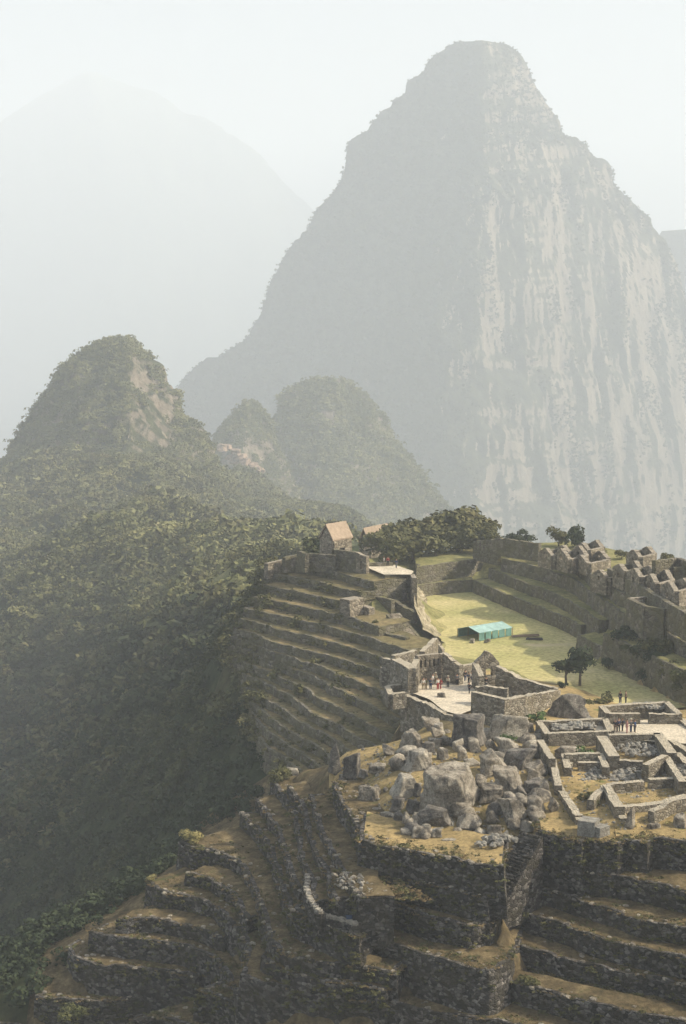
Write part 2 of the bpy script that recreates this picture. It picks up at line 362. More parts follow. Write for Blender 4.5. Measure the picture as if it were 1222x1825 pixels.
T('spur terrace with an orange brown rounded end', [(258, 1570), (282, 1590), (330, 1598), (380, 1612), (425, 1655), (452, 1735)], -13.6, 3.6, (.7, .7), 9, 'wall_near', 'shade_grass', gl)
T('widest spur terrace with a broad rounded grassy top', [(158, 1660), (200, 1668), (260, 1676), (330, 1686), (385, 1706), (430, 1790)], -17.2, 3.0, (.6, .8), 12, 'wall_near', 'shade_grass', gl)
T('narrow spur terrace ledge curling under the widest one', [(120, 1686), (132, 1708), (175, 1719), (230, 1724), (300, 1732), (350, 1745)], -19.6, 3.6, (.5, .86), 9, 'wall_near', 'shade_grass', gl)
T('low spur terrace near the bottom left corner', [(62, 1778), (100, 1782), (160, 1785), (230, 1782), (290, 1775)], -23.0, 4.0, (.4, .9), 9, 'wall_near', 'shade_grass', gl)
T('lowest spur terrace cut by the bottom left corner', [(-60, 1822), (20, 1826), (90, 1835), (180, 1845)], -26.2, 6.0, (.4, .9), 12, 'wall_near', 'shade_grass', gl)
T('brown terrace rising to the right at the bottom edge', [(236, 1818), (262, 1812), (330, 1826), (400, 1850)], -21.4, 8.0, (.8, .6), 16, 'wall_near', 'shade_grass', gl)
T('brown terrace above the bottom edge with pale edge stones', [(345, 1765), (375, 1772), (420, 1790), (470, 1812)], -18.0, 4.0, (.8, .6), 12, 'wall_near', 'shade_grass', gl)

T('low intermediate wall on the widest spur terrace', [(208, 1640), (270, 1638), (340, 1650), (398, 1672)], -15.6, 1.7, (.6, .8), 3, 'wall_near', 'shade_grass', gl)
T('low intermediate wall above the orange brown rounded end', [(330, 1558), (370, 1566), (412, 1590), (440, 1642)], -12.1, 1.6, (.7, .7), 3, 'wall_near', 'shade_grass', gl)
T('low intermediate wall left of the steep walls, running downhill', [(512, 1398), (537, 1440), (558, 1500), (578, 1560), (597, 1606)], -5.0, 1.4, (1, .2), 2.5, 'wall_near', 'shade_grass', gl)
T('low broken wall on the brown slope right of the bushy tip', [(456, 1424), (490, 1472), (512, 1530), (532, 1592)], -7.3, 1.4, (1, .3), 2.5, 'wall_near', 'shade_grass', gl)
T('low wall between the curved ledge and the bottom terrace', [(468, 1708), (520, 1738), (600, 1752), (690, 1766)], -12.0, 1.8, (.3, .95), 3, 'wall_near', 'shade_grass', gm)
# ------------------------------------------------------------------ terrain (thin sheet through surveyed points)
ctrl = []
def c(px, py, Y, dz=0): p = Q(px, py, Y); ctrl.append((p[0], p[1], p[2]+dz))
def cz(px, py, z): p = P(px, py, z); ctrl.append(tuple(p))
for t in TER:
    _, lab, line, z, h, back, dep, wm, tm, g = t
    bn = np.array(back)/np.hypot(*back)
    for q in resample(line, max(4, min(9, len(line)*2))):
        p = P(q[0], q[1], z)
        ctrl.append((p[0]+bn[0]*1.6, p[1]+bn[1]*1.6, z-1.5))
        ctrl.append((p[0]-bn[0]*.6, p[1]-bn[1]*.6, z-min(h, 3.2)-1.5))
for a in [(0, 850, 1200), (100, 850, 1080), (200, 850, 1000), (300, 850, 1060), (0, 900, 1050), (0, 1000, 820), (0, 1100, 650), (0, 1300, 500), (0, 1500, 400), (0, 1700, 330), (0, 1825, 295), (-150, 1400, 470), (-150, 1800, 330),
          (100, 1000, 740), (100, 1200, 540), (100, 1450, 390), (100, 1600, 320), (200, 950, 840), (200, 1050, 590), (200, 1150, 490), (200, 1300, 400), (200, 1450, 315), (200, 1580, 257),
          (300, 900, 960), (300, 980, 640), (260, 1010, 560), (330, 1030, 500), (420, 1040, 440), (300, 1080, 470), (300, 1200, 380), (300, 1300, 328), (300, 1420, 267), (390, 1000, 530), (380, 1100, 385), (380, 1200, 325), (400, 1320, 280), (400, 1420, 240),
          (60, 1720, 235), (430, 1000, 430), (460, 960, 520), (500, 900, 1150), (400, 900, 1060), (400, 950, 760), (560, 900, 1130), (560, 940, 600), (620, 900, 1130), (620, 935, 560), (450, 860, 1350)]: c(*a)
# hilltop, lawn, right sector, courts, quarry
for a in [(560, 985, 11.5), (620, 985, 12), (700, 1015, 9.6), (660, 1000, 10), (600, 960, 12), (735, 1025, 9.2), (733, 1035, 8), (728, 1060, 6), (722, 1090, 4), (700, 1090, 3.8), (738, 1120, 2.6), (650, 1110, 3.4)]: cz(a[0], a[1], a[2]-.6)
for a in [(770, 1075), (850, 1075), (900, 1120), (800, 1130), (950, 1150), (1000, 1190), (880, 1170), (1060, 1225), (1100, 1235), (1000, 1150), (960, 1215), (790, 1170), (1150, 1245), (747, 1062), (752, 1085), (757, 1113), (768, 1142), (800, 1060), (830, 1055), (880, 1085), (930, 1110), (800, 1095), (820, 1160), (990, 1130), (1020, 1140), (1060, 1180), (920, 1190), (1100, 1210)]: cz(a[0], a[1], -.55)
for a in [(760, 1225), (800, 1240), (730, 1225), (840, 1215), (900, 1235), (870, 1255), (950, 1240), (780, 1190), (765, 1248), (790, 1268), (818, 1276), (850, 1264), (742, 1240), (722, 1234), (800, 1262), (850, 1225), (860, 1240), (830, 1250)]: cz(a[0], a[1], 2.4)
for a in [(1100, 1300), (1180, 1300), (1060, 1300), (1190, 1312), (1120, 1290), (1160, 1262), (1110, 1262), (1020, 1294), (1060, 1320), (1000, 1325), (1150, 1340), (1222, 1330), (1050, 1370), (1120, 1400), (1200, 1400)]: cz(a[0], a[1], 1.75-max(0, a[1]-1320)*.010)
for a in [(1020, 1440, .5), (1100, 1480, .2), (1200, 1470, .2), (960, 1470, .1), (900, 1470, -.2), (800, 1500, -.8), (700, 1490, -.7), (660, 1400, -.4), (620, 1340, -.6), (680, 1330, .3), (740, 1320, .8),
          (800, 1330, 1.6), (900, 1330, 2.0), (940, 1300, 2.2), (880, 1290, 2.4), (780, 1280, 2.0), (850, 1400, .8), (760, 1420, .5), (920, 1400, 1.0), (590, 1370, -1.2), (540, 1372, -4.6), (760, 1300, 1.4), (700, 1300, -2.0)]: cz(*a)
for x, y, z in [(20, 355, 3), (35, 345, 3), (30, 328, 8), (37, 322, 8), (44, 310, 8.2), (56, 292, 9), (62, 262, 8), (60, 330, -12), (80, 300, -10), (95, 270, -8), (-400, 300, -190), (-250, 250, -130), (-160, 200, -85), (-90, 150, -55), (-50, 130, -38), (-20, 135, -22), (0, 130, -24), (20, 130, -20), (40, 130, -16),
                (60, 150, -5), (70, 180, 1), (90, 220, 5), (140, 260, -20), (200, 300, -90), (160, 400, -160), (80, 420, -90), (40, 420, -25), (10, 400, -2), (150, 600, -220), (-400, 600, -250), (400, 300, -200), (400, 800, -300), (-600, 900, -300), (300, 1200, -350), (-700, 1400, -350), (0, 1450, -200), (-60, 60, -60), (60, 60, -40), (0, 60, -45), (-300, 60, -160), (300, 60, -60), (120, 140, 0)]:
    ctrl.append((x, y, z))
CT = np.array(ctrl)
def rbf_fit(ct, smooth=.4):
    n = len(ct); D = np.linalg.norm(ct[:, None, :2]-ct[None, :, :2], axis=2)
    A = np.zeros((n+3, n+3)); A[:n, :n] = -D-np.eye(n)*smooth*-1.0
    Pm = np.c_[np.ones(n), ct[:, :2]]; A[:n, n:] = Pm; A[n:, :n] = Pm.T
    return np.linalg.solve(A, np.r_[ct[:, 2], 0, 0, 0])
WT = rbf_fit(CT)
def rbf_eval(xy):
    out = np.zeros(len(xy)); n = len(CT)
    for i in range(0, len(xy), 8192):
        q = xy[i:i+8192]; D = np.sqrt(((q[:, None, :]-CT[None, :, :2])**2).sum(2))
        out[i:i+8192] = -D@WT[:n]+WT[n]+q@WT[n+1:]
    return out
gx = np.unique(np.r_[np.arange(-700, -100, 8.), np.arange(-100, -60, 2.5), np.arange(-60, 62, 1.1), np.arange(62, 110, 3), np.arange(110, 420, 8.)])
gy = np.unique(np.r_[np.arange(50, 125, 5.), np.arange(125, 250, 1.1), np.arange(250, 340, 1.8), np.arange(340, 1100, 5.), np.arange(1100, 1500, 14.)])
GX, GY = np.meshgrid(gx, gy)
xy = np.c_[GX.ravel(), GY.ravel()]
GZ = rbf_eval(xy)
pp = np.c_[xy, GZ]
amp = np.clip((xy[:, 1]-300)/250, .12, 1)*np.where(np.abs(xy[:, 0]) > 70, 1, 1)
left = np.clip((-xy[:, 0]-18)/25, 0, 1); amp = np.maximum(amp, left)
GZ = GZ + amp*(5.0*fbm(np.c_[xy, np.zeros(len(xy))], .030, 5, 3)+9.0*(np.abs(fbm(np.c_[xy, np.zeros(len(xy))], .011, 3, 41))*2-.5)*np.clip((xy[:, 1]-300)/250, 0, 1)+26*np.clip((-xy[:, 0]-30)/60, 0, 1)*(.6-2.2*np.abs(fbm(np.c_[xy*np.array([1., .55]), np.zeros(len(xy))], .016, 3, 77)))) + .12*fbm(np.c_[xy, np.zeros(len(xy))], .5, 3, 9)
GZ = GZ.reshape(GX.shape)
def gz(x, y):
    x = np.atleast_1d(np.asarray(x, float)); y = np.atleast_1d(np.asarray(y, float))
    i = np.clip(np.searchsorted(gx, x)-1, 0, len(gx)-2); j = np.clip(np.searchsorted(gy, y)-1, 0, len(gy)-2)
    tx = np.clip((x-gx[i])/(gx[i+1]-gx[i]), 0, 1); ty = np.clip((y-gy[j])/(gy[j+1]-gy[j]), 0, 1)
    return (GZ[j, i]*(1-tx)+GZ[j, i+1]*tx)*(1-ty)+(GZ[j+1, i]*(1-tx)+GZ[j+1, i+1]*tx)*ty
def hit(px, py, y0=110):
    d = ray(px, py); Y = np.arange(y0, 1300, .3); x = d[0]/d[1]*Y; z = CZ+d[2]/d[1]*Y
    g = gz(x, Y); w = np.where(z <= g)[0]
    k = w[0] if len(w) else len(Y)-1
    return np.array([x[k], Y[k], g[k]])
ny, nx = GZ.shape
idx = np.arange(ny*nx).reshape(ny, nx)
fq = np.stack([idx[:-1, :-1].ravel(), idx[:-1, 1:].ravel(), idx[1:, 1:].ravel(), idx[1:, :-1].ravel()], 1)
TV = np.c_[GX.ravel(), GY.ravel(), GZ.ravel()]
cen = TV[fq].mean(1)
front = (cen[:, 1] < 238) & (cen[:, 0] > -36) & (cen[:, 1] > 120) & (cen[:, 0] < 62)
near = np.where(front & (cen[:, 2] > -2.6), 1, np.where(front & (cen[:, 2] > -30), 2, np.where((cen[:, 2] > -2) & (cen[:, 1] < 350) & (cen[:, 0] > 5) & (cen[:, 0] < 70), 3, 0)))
m = mesh('ground', TV, fq); gro = bpy.data.objects.new('ground', m); COL.objects.link(gro)
tag(gro, kind='structure'); m.materials.append(M['forest_floor']); m.materials.append(M['dry_grass']); m.materials.append(M['shade_grass']); m.materials.append(M['far_grass'])
qx_, qy_ = proj(cen); shelf = (qx_ > 300) & (qx_ < 432) & (qy_ > 1012) & (qy_ < 1052) & (cen[:, 1] > 300) & (fbm(cen, .03, 2, 8) > -.35); near = np.where(shelf, 3, near)
m.polygons.foreach_set('material_index', near.astype(np.int32)); m.polygons.foreach_set('use_smooth', [True]*len(m.polygons))
a = np.array([[-6100, -1250, -420], [6100, -1250, -420], [6100, 12050, -420], [-6100, 12050, -420]], float)
obj('valley_floor', a, [(0, 1, 2, 3)], M['forest_floor'], kind='structure')
def poly_sheet(name, pts, z, mt, kind='structure', step=1.5, amp=.08):
    # level patch bounded by a traced outline, subdivided by a simple fan of rings
    o = np.array([P(a, b, z) for a, b in resample(pts+[pts[0]], 60)[:-1]]); cc = o.mean(0); V = [cc]; Fc = []; R = 9; n = len(o)
    for r in range(1, R+1): V += list(cc+(o-cc)*r/R)
    V = np.array(V); V[:, 2] += amp*fbm(V, .3, 3, 5)
    for i in range(n): Fc.append((0, 1+i, 1+(i+1) % n))
    for r in range(R-1):
        for i in range(n):
            a0 = 1+r*n+i; a1 = 1+r*n+(i+1) % n; Fc.append((a0, a0+n, a1+n, a1))
    return obj(name, V, Fc, M[mt], kind=kind, smooth=True)
poly_sheet('lawn', [(742, 1056), (846, 1052), (905, 1082), (960, 1104), (1030, 1130), (1085, 1175), (1150, 1212), (1240, 1250), (1220, 1262), (1130, 1262), (1060, 1262), (985, 1232), (900, 1215), (830, 1190), (770, 1165), (745, 1120), (735, 1080)], 0.0, 'plaza', amp=.04)
poly_sheet('sand_court', [(722, 1230), (742, 1203), (835, 1198), (872, 1212), (862, 1240), (850, 1262), (818, 1274), (790, 1266), (765, 1246)], 3.14, 'sand', amp=.04)
poly_sheet('sand_terrace', [(1070, 1285), (1150, 1283), (1222, 1281), (1250, 1284), (1250, 1325), (1190, 1325), (1120, 1316), (1080, 1312), (1040, 1290), (1045, 1276)], 2.6, 'sand', amp=.04)
poly_sheet('hilltop_path', [(665, 1005), (700, 1006), (737, 1018), (733, 1024), (685, 1024), (655, 1012)], 9.8, 'sand')

# ------------------------------------------------------------------ terrace builder
def terrace(t):
    kind, lab, line, z, h, back, dep, wm, tm, grp = t
    W3 = np.array([P(q[0], q[1], z) for q in line]); W3[:, 2] = z
    L = np.linalg.norm(np.diff(W3, axis=0), axis=1).sum(); step = .55 if W3[:, 1].mean() < 200 else .9
    W3 = resample(W3, max(6, int(L/step)))
    # round the corners a little
    for _ in range(0 if 'jagged' in lab and 'highest' in lab else 2): W3[1:-1] = W3[1:-1]*.5+(W3[:-2]+W3[2:])*.25
    bn = np.array([back[0], back[1], 0.]); bn /= np.linalg.norm(bn)
    nb = max(3, int(dep/step/1.5)); R = [W3[0]+bn*dep*(1-i/nb) for i in range(nb)]; R2 = [W3[-1]+bn*dep*((i+1)/nb) for i in range(nb)]
    path = np.array(R+list(W3)+R2); n = len(path)
    tang = np.gradient(path, axis=0); nor = np.c_[tang[:, 1], -tang[:, 0], np.zeros(n)]; nor /= np.linalg.norm(nor, axis=1)[:, None]+1e-9
    if (nor[n//2]@bn) > 0: nor = -nor
    path = path+nor*((1.1 if kind == 'wt' else .35)*fbm(path, .10, 2, 121))[:, None]
    path = path+nor*((.6 if kind == 'wt' else .5)*fbm(path, .35, 3, 21))[:, None]
    jag = .30*fbm(path, .6, 3, 31)+.14*vnoise(path*2.2, 5)
    g = thing('stone_terrace', lab, 'terrace', (*path[n//2][:2], z-h), grp)
    rows = max(3, int((h+2.2)/.6)); V = []
    for r in range(rows+1):
        s = r/rows; zz = z+.12-s*(h+2.2); q = path+nor*(s*(h+2.2)*.09); q = q.copy(); q[:, 2] = zz+jag*(1-s)
        q += nor*(.10*vnoise(q*1.7, 7)+.12*fbm(q, .45, 2, 8))[:, None]; V.append(q)
    cop = path-nor*.45; cop = cop.copy(); cop[:, 2] = z+.12+jag*.8+.06*vnoise(cop*3, 3)
    inn = path-nor*.55; inn = inn.copy(); inn[:, 2] = z-.3
    V = np.concatenate([inn, cop]+V); Fc = []
    for r in range(rows+2):
        for i in range(n-1): Fc.append((r*n+i, (r+1)*n+i, (r+1)*n+i+1, r*n+i+1))
    obj('wall', V, Fc, M[wm], g)
    a0 = nb; base = path[a0:a0+len(W3)]; m_ = len(base); K = max(4, int(dep/1.0)); V = []
    for kx in range(K+1):
        s = kx/K; q = base-nor[a0:a0+m_]*.3*(1-s)+bn*dep*s; q = q.copy(); q[:, 2] = z+.02+.22*fbm(q, .45, 4, 4)*min(1, .3+s*2)+s*.35; V.append(q)
    V = np.concatenate(V); Fc = [(r*m_+i, r*m_+i+1, (r+1)*m_+i+1, (r+1)*m_+i) for r in range(K) for i in range(m_-1)]
    obj('grass_top', V, Fc, M[tm], g, smooth=True)
    return g
for t in TER: terrace(t)

def rock_geo(seed, sub=4, rough=.08, planes=9, block=None):
    import bmesh
    rs = np.random.RandomState(seed); bm = bmesh.new(); bmesh.ops.create_icosphere(bm, subdivisions=sub, radius=1)
    v = np.array([x.co[:] for x in bm.verts]); f = np.array([[q.index for q in p.verts] for p in bm.faces]); bm.free()
    nn = rs.normal(size=(planes, 3)); nn /= np.linalg.norm(nn, axis=1)[:, None]; hh = rs.uniform(.45, .95, planes)
    if block is None: block = (seed*7919) % 10 < 6
    if block:
        ax = np.array([[1, 0, 0], [-1, 0, 0], [0, 1, 0], [0, -1, 0], [0, 0, 1], [0, 0, -1]], float); rz = rs.uniform(-.6, .6); ca, sa = np.cos(rz), np.sin(rz)
        ax[:, :2] = ax[:, :2]@np.array([[ca, sa], [-sa, ca]]); ax = ax+rs.normal(size=(6, 3))*.16; ex = rs.normal(size=(9, 3)); nn = np.r_[ax, ex]; nn /= np.linalg.norm(nn, axis=1)[:, None]; hh = np.r_[rs.uniform(.62, .8, 6), rs.uniform(.70, .97, 9)]
    dn = v@nn.T; r = np.where(dn > .05, hh/np.maximum(dn, .05), 9).min(1); r = np.minimum(r, 1.35)
    v = v*r[:, None]; v = v*(1+rough*.6*(1-2.4*np.abs(fbm(v+seed, 2.2, 3, seed+9)))+rough*fbm(v+seed, 1.6, 4, seed)+rough*.5*fbm(v+seed, 5, 3, seed+3))[:, None]
    v /= np.abs(v).max(0); w_ = v[:, 2] < 0; v[w_, :2] *= (1+.45*np.abs(v[w_, 2:3])); v /= np.abs(v).max(0); return v, f

# ------------------------------------------------------------------ freestanding walls
def wall_geo(p0, p1, zb, zt, th=.75, openings=(), jag=.22, gable=0, zt1=None, cell=.5):
    p0 = np.array(p0[:2], float); p1 = np.array(p1[:2], float); L = np.linalg.norm(p1-p0); d = (p1-p0)/L; nrm = np.array([-d[1], d[0]])
    zt1 = zt if zt1 is None else zt1
    nc = max(2, int(round(L/cell))); H = max(zt, zt1)+gable-zb; nr = max(2, int(round(H/cell)))
    def top(s):
        t = s/L; b = zt*(1-t)+zt1*t
        if gable: b += gable*(1-abs(2*t-1))
        pp_ = np.array([p0[0]+d[0]*s, p0[1]+d[1]*s, zb]); return b+jag*(.6*float(vnoise(pp_*1.9, 13))+.5*float(vnoise(pp_*.5, 14)))
    tops = [top(i*L/nc) for i in range(nc+1)]
    def solid(i, j):
        if i < 0 or j < 0 or i >= nc or j >= nr: return False
        z0 = zb+j*H/nr
        if z0 >= min(tops[i], tops[i+1])-.02 and z0 >= max(tops[i], tops[i+1])-.15: return False
        s0, s1, zc = i*L/nc, (i+1)*L/nc, z0+H/nr*.5
        for (a, b, c0, c1) in openings:
            if a <= (s0+s1)/2/L <= b and c0 <= zc-zb <= c1: return False
        return True
    V = {}; VV = []; Fc = []
    def vt(i, j, k):
        key = (i, j, k)
        if key not in V:
            s = i*L/nc; z = min(zb+j*H/nr, tops[i]) if j > 0 else zb-.6
            o = (th/2)*(1 if k else -1)*(1+.12*(H-(z-zb))/max(H, .1)); q = np.array([p0[0]+d[0]*s+nrm[0]*o, p0[1]+d[1]*s+nrm[1]*o, z])
            o2 = .05*float(vnoise(q*2.3, 6)); q[:2] += nrm*o2; q[:2] += d*.05*float(vnoise(q*2.1+9, 16))
            V[key] = len(VV); VV.append(q)
        return V[key]
    for i in range(nc):
        for j in range(nr):
            if not solid(i, j): continue
            Fc.append((vt(i, j, 0), vt(i+1, j, 0), vt(i+1, j+1, 0), vt(i, j+1, 0)))
            Fc.append((vt(i, j, 1), vt(i, j+1, 1), vt(i+1, j+1, 1), vt(i+1, j, 1)))
            if not solid(i, j+1): Fc.append((vt(i, j+1, 0), vt(i+1, j+1, 0), vt(i+1, j+1, 1), vt(i, j+1, 1)))
            if not solid(i-1, j): Fc.append((vt(i, j, 1), vt(i, j, 0), vt(i, j+1, 0), vt(i, j+1, 1)))
            if not solid(i+1, j): Fc.append((vt(i+1, j, 0), vt(i+1, j, 1), vt(i+1, j+1, 1), vt(i+1, j+1, 0)))
            if j > 0 and not solid(i, j-1): Fc.append((vt(i, j, 0), vt(i, j, 1), vt(i+1, j, 1), vt(i+1, j, 0)))
    return VV, Fc
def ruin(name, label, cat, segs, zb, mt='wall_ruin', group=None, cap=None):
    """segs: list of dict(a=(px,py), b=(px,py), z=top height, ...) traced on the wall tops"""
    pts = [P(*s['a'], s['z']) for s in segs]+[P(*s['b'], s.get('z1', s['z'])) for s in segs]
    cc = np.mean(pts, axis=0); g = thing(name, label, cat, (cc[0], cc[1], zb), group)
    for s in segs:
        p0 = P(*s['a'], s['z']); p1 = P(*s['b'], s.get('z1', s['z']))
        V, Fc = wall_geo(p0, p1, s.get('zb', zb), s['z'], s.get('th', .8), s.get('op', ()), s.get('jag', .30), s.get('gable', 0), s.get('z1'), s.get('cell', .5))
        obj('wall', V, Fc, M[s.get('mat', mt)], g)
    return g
def S(a, b, z, **k): return dict(a=a, b=b, z=z, **k)
def loop(pts, z, **k): return [S(pts[i], pts[i+1], z, **k) for i in range(len(pts)-1)]
ge = 'roofless stone enclosures at the right'
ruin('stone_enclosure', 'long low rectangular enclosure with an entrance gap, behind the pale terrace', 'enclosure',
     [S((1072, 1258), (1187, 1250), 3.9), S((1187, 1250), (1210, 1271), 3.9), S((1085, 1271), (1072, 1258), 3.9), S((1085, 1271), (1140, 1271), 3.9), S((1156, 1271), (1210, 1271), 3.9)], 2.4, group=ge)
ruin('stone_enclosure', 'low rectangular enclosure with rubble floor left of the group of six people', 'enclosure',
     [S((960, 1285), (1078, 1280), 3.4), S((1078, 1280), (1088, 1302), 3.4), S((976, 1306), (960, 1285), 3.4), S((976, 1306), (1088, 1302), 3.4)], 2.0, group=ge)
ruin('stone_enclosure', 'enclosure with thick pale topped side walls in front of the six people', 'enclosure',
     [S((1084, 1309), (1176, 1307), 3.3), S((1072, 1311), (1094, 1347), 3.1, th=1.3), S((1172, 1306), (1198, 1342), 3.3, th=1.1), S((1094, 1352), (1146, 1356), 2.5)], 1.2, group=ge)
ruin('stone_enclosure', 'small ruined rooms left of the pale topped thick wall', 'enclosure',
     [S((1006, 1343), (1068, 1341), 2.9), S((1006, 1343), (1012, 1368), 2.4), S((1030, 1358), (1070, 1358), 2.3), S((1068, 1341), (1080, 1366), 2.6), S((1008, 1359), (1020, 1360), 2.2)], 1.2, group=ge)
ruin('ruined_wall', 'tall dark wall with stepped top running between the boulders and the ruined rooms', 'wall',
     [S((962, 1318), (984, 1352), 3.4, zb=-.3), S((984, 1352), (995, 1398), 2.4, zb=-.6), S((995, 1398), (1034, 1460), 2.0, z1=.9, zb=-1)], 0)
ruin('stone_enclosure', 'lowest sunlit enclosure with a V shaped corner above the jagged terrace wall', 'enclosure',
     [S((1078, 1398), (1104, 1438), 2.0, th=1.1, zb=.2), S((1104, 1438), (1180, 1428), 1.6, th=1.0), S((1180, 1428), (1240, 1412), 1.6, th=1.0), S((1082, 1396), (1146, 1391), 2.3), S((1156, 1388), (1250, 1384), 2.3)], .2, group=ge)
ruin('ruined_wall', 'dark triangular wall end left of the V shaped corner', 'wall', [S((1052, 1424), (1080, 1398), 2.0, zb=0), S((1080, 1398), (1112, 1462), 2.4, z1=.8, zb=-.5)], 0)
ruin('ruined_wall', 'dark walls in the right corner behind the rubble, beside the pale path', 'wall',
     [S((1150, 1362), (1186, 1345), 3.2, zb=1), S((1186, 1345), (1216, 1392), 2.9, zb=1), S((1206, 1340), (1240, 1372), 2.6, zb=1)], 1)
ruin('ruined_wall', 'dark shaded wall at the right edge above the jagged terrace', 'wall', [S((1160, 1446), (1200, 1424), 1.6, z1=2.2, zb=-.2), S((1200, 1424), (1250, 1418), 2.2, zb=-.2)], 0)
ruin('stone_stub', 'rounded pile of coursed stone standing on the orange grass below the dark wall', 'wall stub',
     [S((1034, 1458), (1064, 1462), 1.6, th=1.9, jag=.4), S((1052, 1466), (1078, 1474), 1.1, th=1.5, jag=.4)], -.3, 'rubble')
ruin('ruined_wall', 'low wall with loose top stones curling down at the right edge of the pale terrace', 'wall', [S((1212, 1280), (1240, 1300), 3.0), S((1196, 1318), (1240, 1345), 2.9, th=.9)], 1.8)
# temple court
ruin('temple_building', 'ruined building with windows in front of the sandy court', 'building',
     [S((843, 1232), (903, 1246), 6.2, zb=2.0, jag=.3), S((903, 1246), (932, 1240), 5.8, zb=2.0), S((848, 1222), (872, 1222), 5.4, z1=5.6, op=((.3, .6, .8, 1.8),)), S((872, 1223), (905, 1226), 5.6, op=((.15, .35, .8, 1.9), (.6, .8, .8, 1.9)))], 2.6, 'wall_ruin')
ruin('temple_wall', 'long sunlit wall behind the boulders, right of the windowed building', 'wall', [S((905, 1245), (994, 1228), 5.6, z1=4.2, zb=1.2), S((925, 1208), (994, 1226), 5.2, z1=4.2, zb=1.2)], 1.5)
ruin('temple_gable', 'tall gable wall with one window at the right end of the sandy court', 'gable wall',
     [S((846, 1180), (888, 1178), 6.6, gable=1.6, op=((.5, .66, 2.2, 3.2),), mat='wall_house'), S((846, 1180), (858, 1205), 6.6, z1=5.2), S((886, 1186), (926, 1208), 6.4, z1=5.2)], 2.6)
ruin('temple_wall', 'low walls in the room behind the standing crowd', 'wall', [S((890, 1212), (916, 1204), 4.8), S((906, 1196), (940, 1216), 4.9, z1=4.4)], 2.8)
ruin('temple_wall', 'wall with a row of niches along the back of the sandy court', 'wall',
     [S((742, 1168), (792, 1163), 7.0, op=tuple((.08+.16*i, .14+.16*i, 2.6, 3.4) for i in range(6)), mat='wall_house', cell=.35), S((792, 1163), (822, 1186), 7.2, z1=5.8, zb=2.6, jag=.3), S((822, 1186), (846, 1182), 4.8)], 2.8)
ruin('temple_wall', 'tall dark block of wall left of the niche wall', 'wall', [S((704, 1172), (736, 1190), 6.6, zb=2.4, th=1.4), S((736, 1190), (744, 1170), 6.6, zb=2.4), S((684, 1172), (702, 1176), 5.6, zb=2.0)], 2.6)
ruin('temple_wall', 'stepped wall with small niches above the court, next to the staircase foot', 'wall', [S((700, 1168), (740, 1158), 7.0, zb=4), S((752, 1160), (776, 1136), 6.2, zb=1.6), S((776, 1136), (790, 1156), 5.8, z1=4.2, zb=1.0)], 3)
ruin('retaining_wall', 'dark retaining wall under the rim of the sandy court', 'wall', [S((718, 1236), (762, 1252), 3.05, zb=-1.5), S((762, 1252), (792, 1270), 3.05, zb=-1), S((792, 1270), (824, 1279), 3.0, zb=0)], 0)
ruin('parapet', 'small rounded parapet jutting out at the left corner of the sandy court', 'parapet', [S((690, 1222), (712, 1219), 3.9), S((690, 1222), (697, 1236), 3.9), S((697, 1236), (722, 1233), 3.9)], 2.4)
# hilltop
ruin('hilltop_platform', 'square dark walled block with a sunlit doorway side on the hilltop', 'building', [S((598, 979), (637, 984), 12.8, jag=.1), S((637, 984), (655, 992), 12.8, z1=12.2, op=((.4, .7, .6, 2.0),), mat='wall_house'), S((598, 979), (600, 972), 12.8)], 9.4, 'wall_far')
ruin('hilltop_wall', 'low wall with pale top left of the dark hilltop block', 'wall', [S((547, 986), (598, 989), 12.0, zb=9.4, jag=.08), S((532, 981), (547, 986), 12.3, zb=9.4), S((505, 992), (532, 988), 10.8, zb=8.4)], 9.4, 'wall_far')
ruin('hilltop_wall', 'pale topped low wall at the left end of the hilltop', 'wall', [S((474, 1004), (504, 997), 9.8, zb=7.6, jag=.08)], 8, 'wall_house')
ruin('hilltop_wall', 'sunlit parapet wall under the right end of the hilltop path', 'wall', [S((684, 1025), (734, 1022), 9.7, zb=7.0, jag=.08), S((734, 1022), (739, 1030), 9.7, zb=3.0, mat='wall_house'), S((655, 1003), (700, 1002), 10.4, zb=9.4)], 7, 'wall_far')
gs = 'walls beside the hill staircase'
ruin('terrace_wall', 'upper curved wall above the staircase on the hill side', 'wall', [S((655, 1060), (700, 1068), 6.6), S((700, 1068), (740, 1090), 6.0, z1=5.0)], 3.6, 'wall_far', gs)
ruin('bastion', 'round topped bastion with a pale rim in the middle of the shaded terraces', 'bastion', [S((614, 1068), (640, 1064), 7.4, th=2.4, jag=.1), S((622, 1072), (632, 1110), 6.6, z1=2.5, zb=-1, th=1.6), S((642, 1078), (662, 1082), 6.0, th=1.2)], 2.6, 'wall_house')
ruin('terrace_wall', 'dark wall directly left of the staircase', 'wall', [S((655, 1086), (724, 1116), 5.0, z1=3.8), S((690, 1127), (726, 1136), 3.6)], 1.6, 'wall_far', gs)
ruin('terrace_wall', 'pale sloping wall beside the ramp down to the sandy court', 'wall', [S((684, 1188), (735, 1224), 3.6, th=1.2, jag=.05, mat='wall_house')], 1.4, 'wall_house', gs)
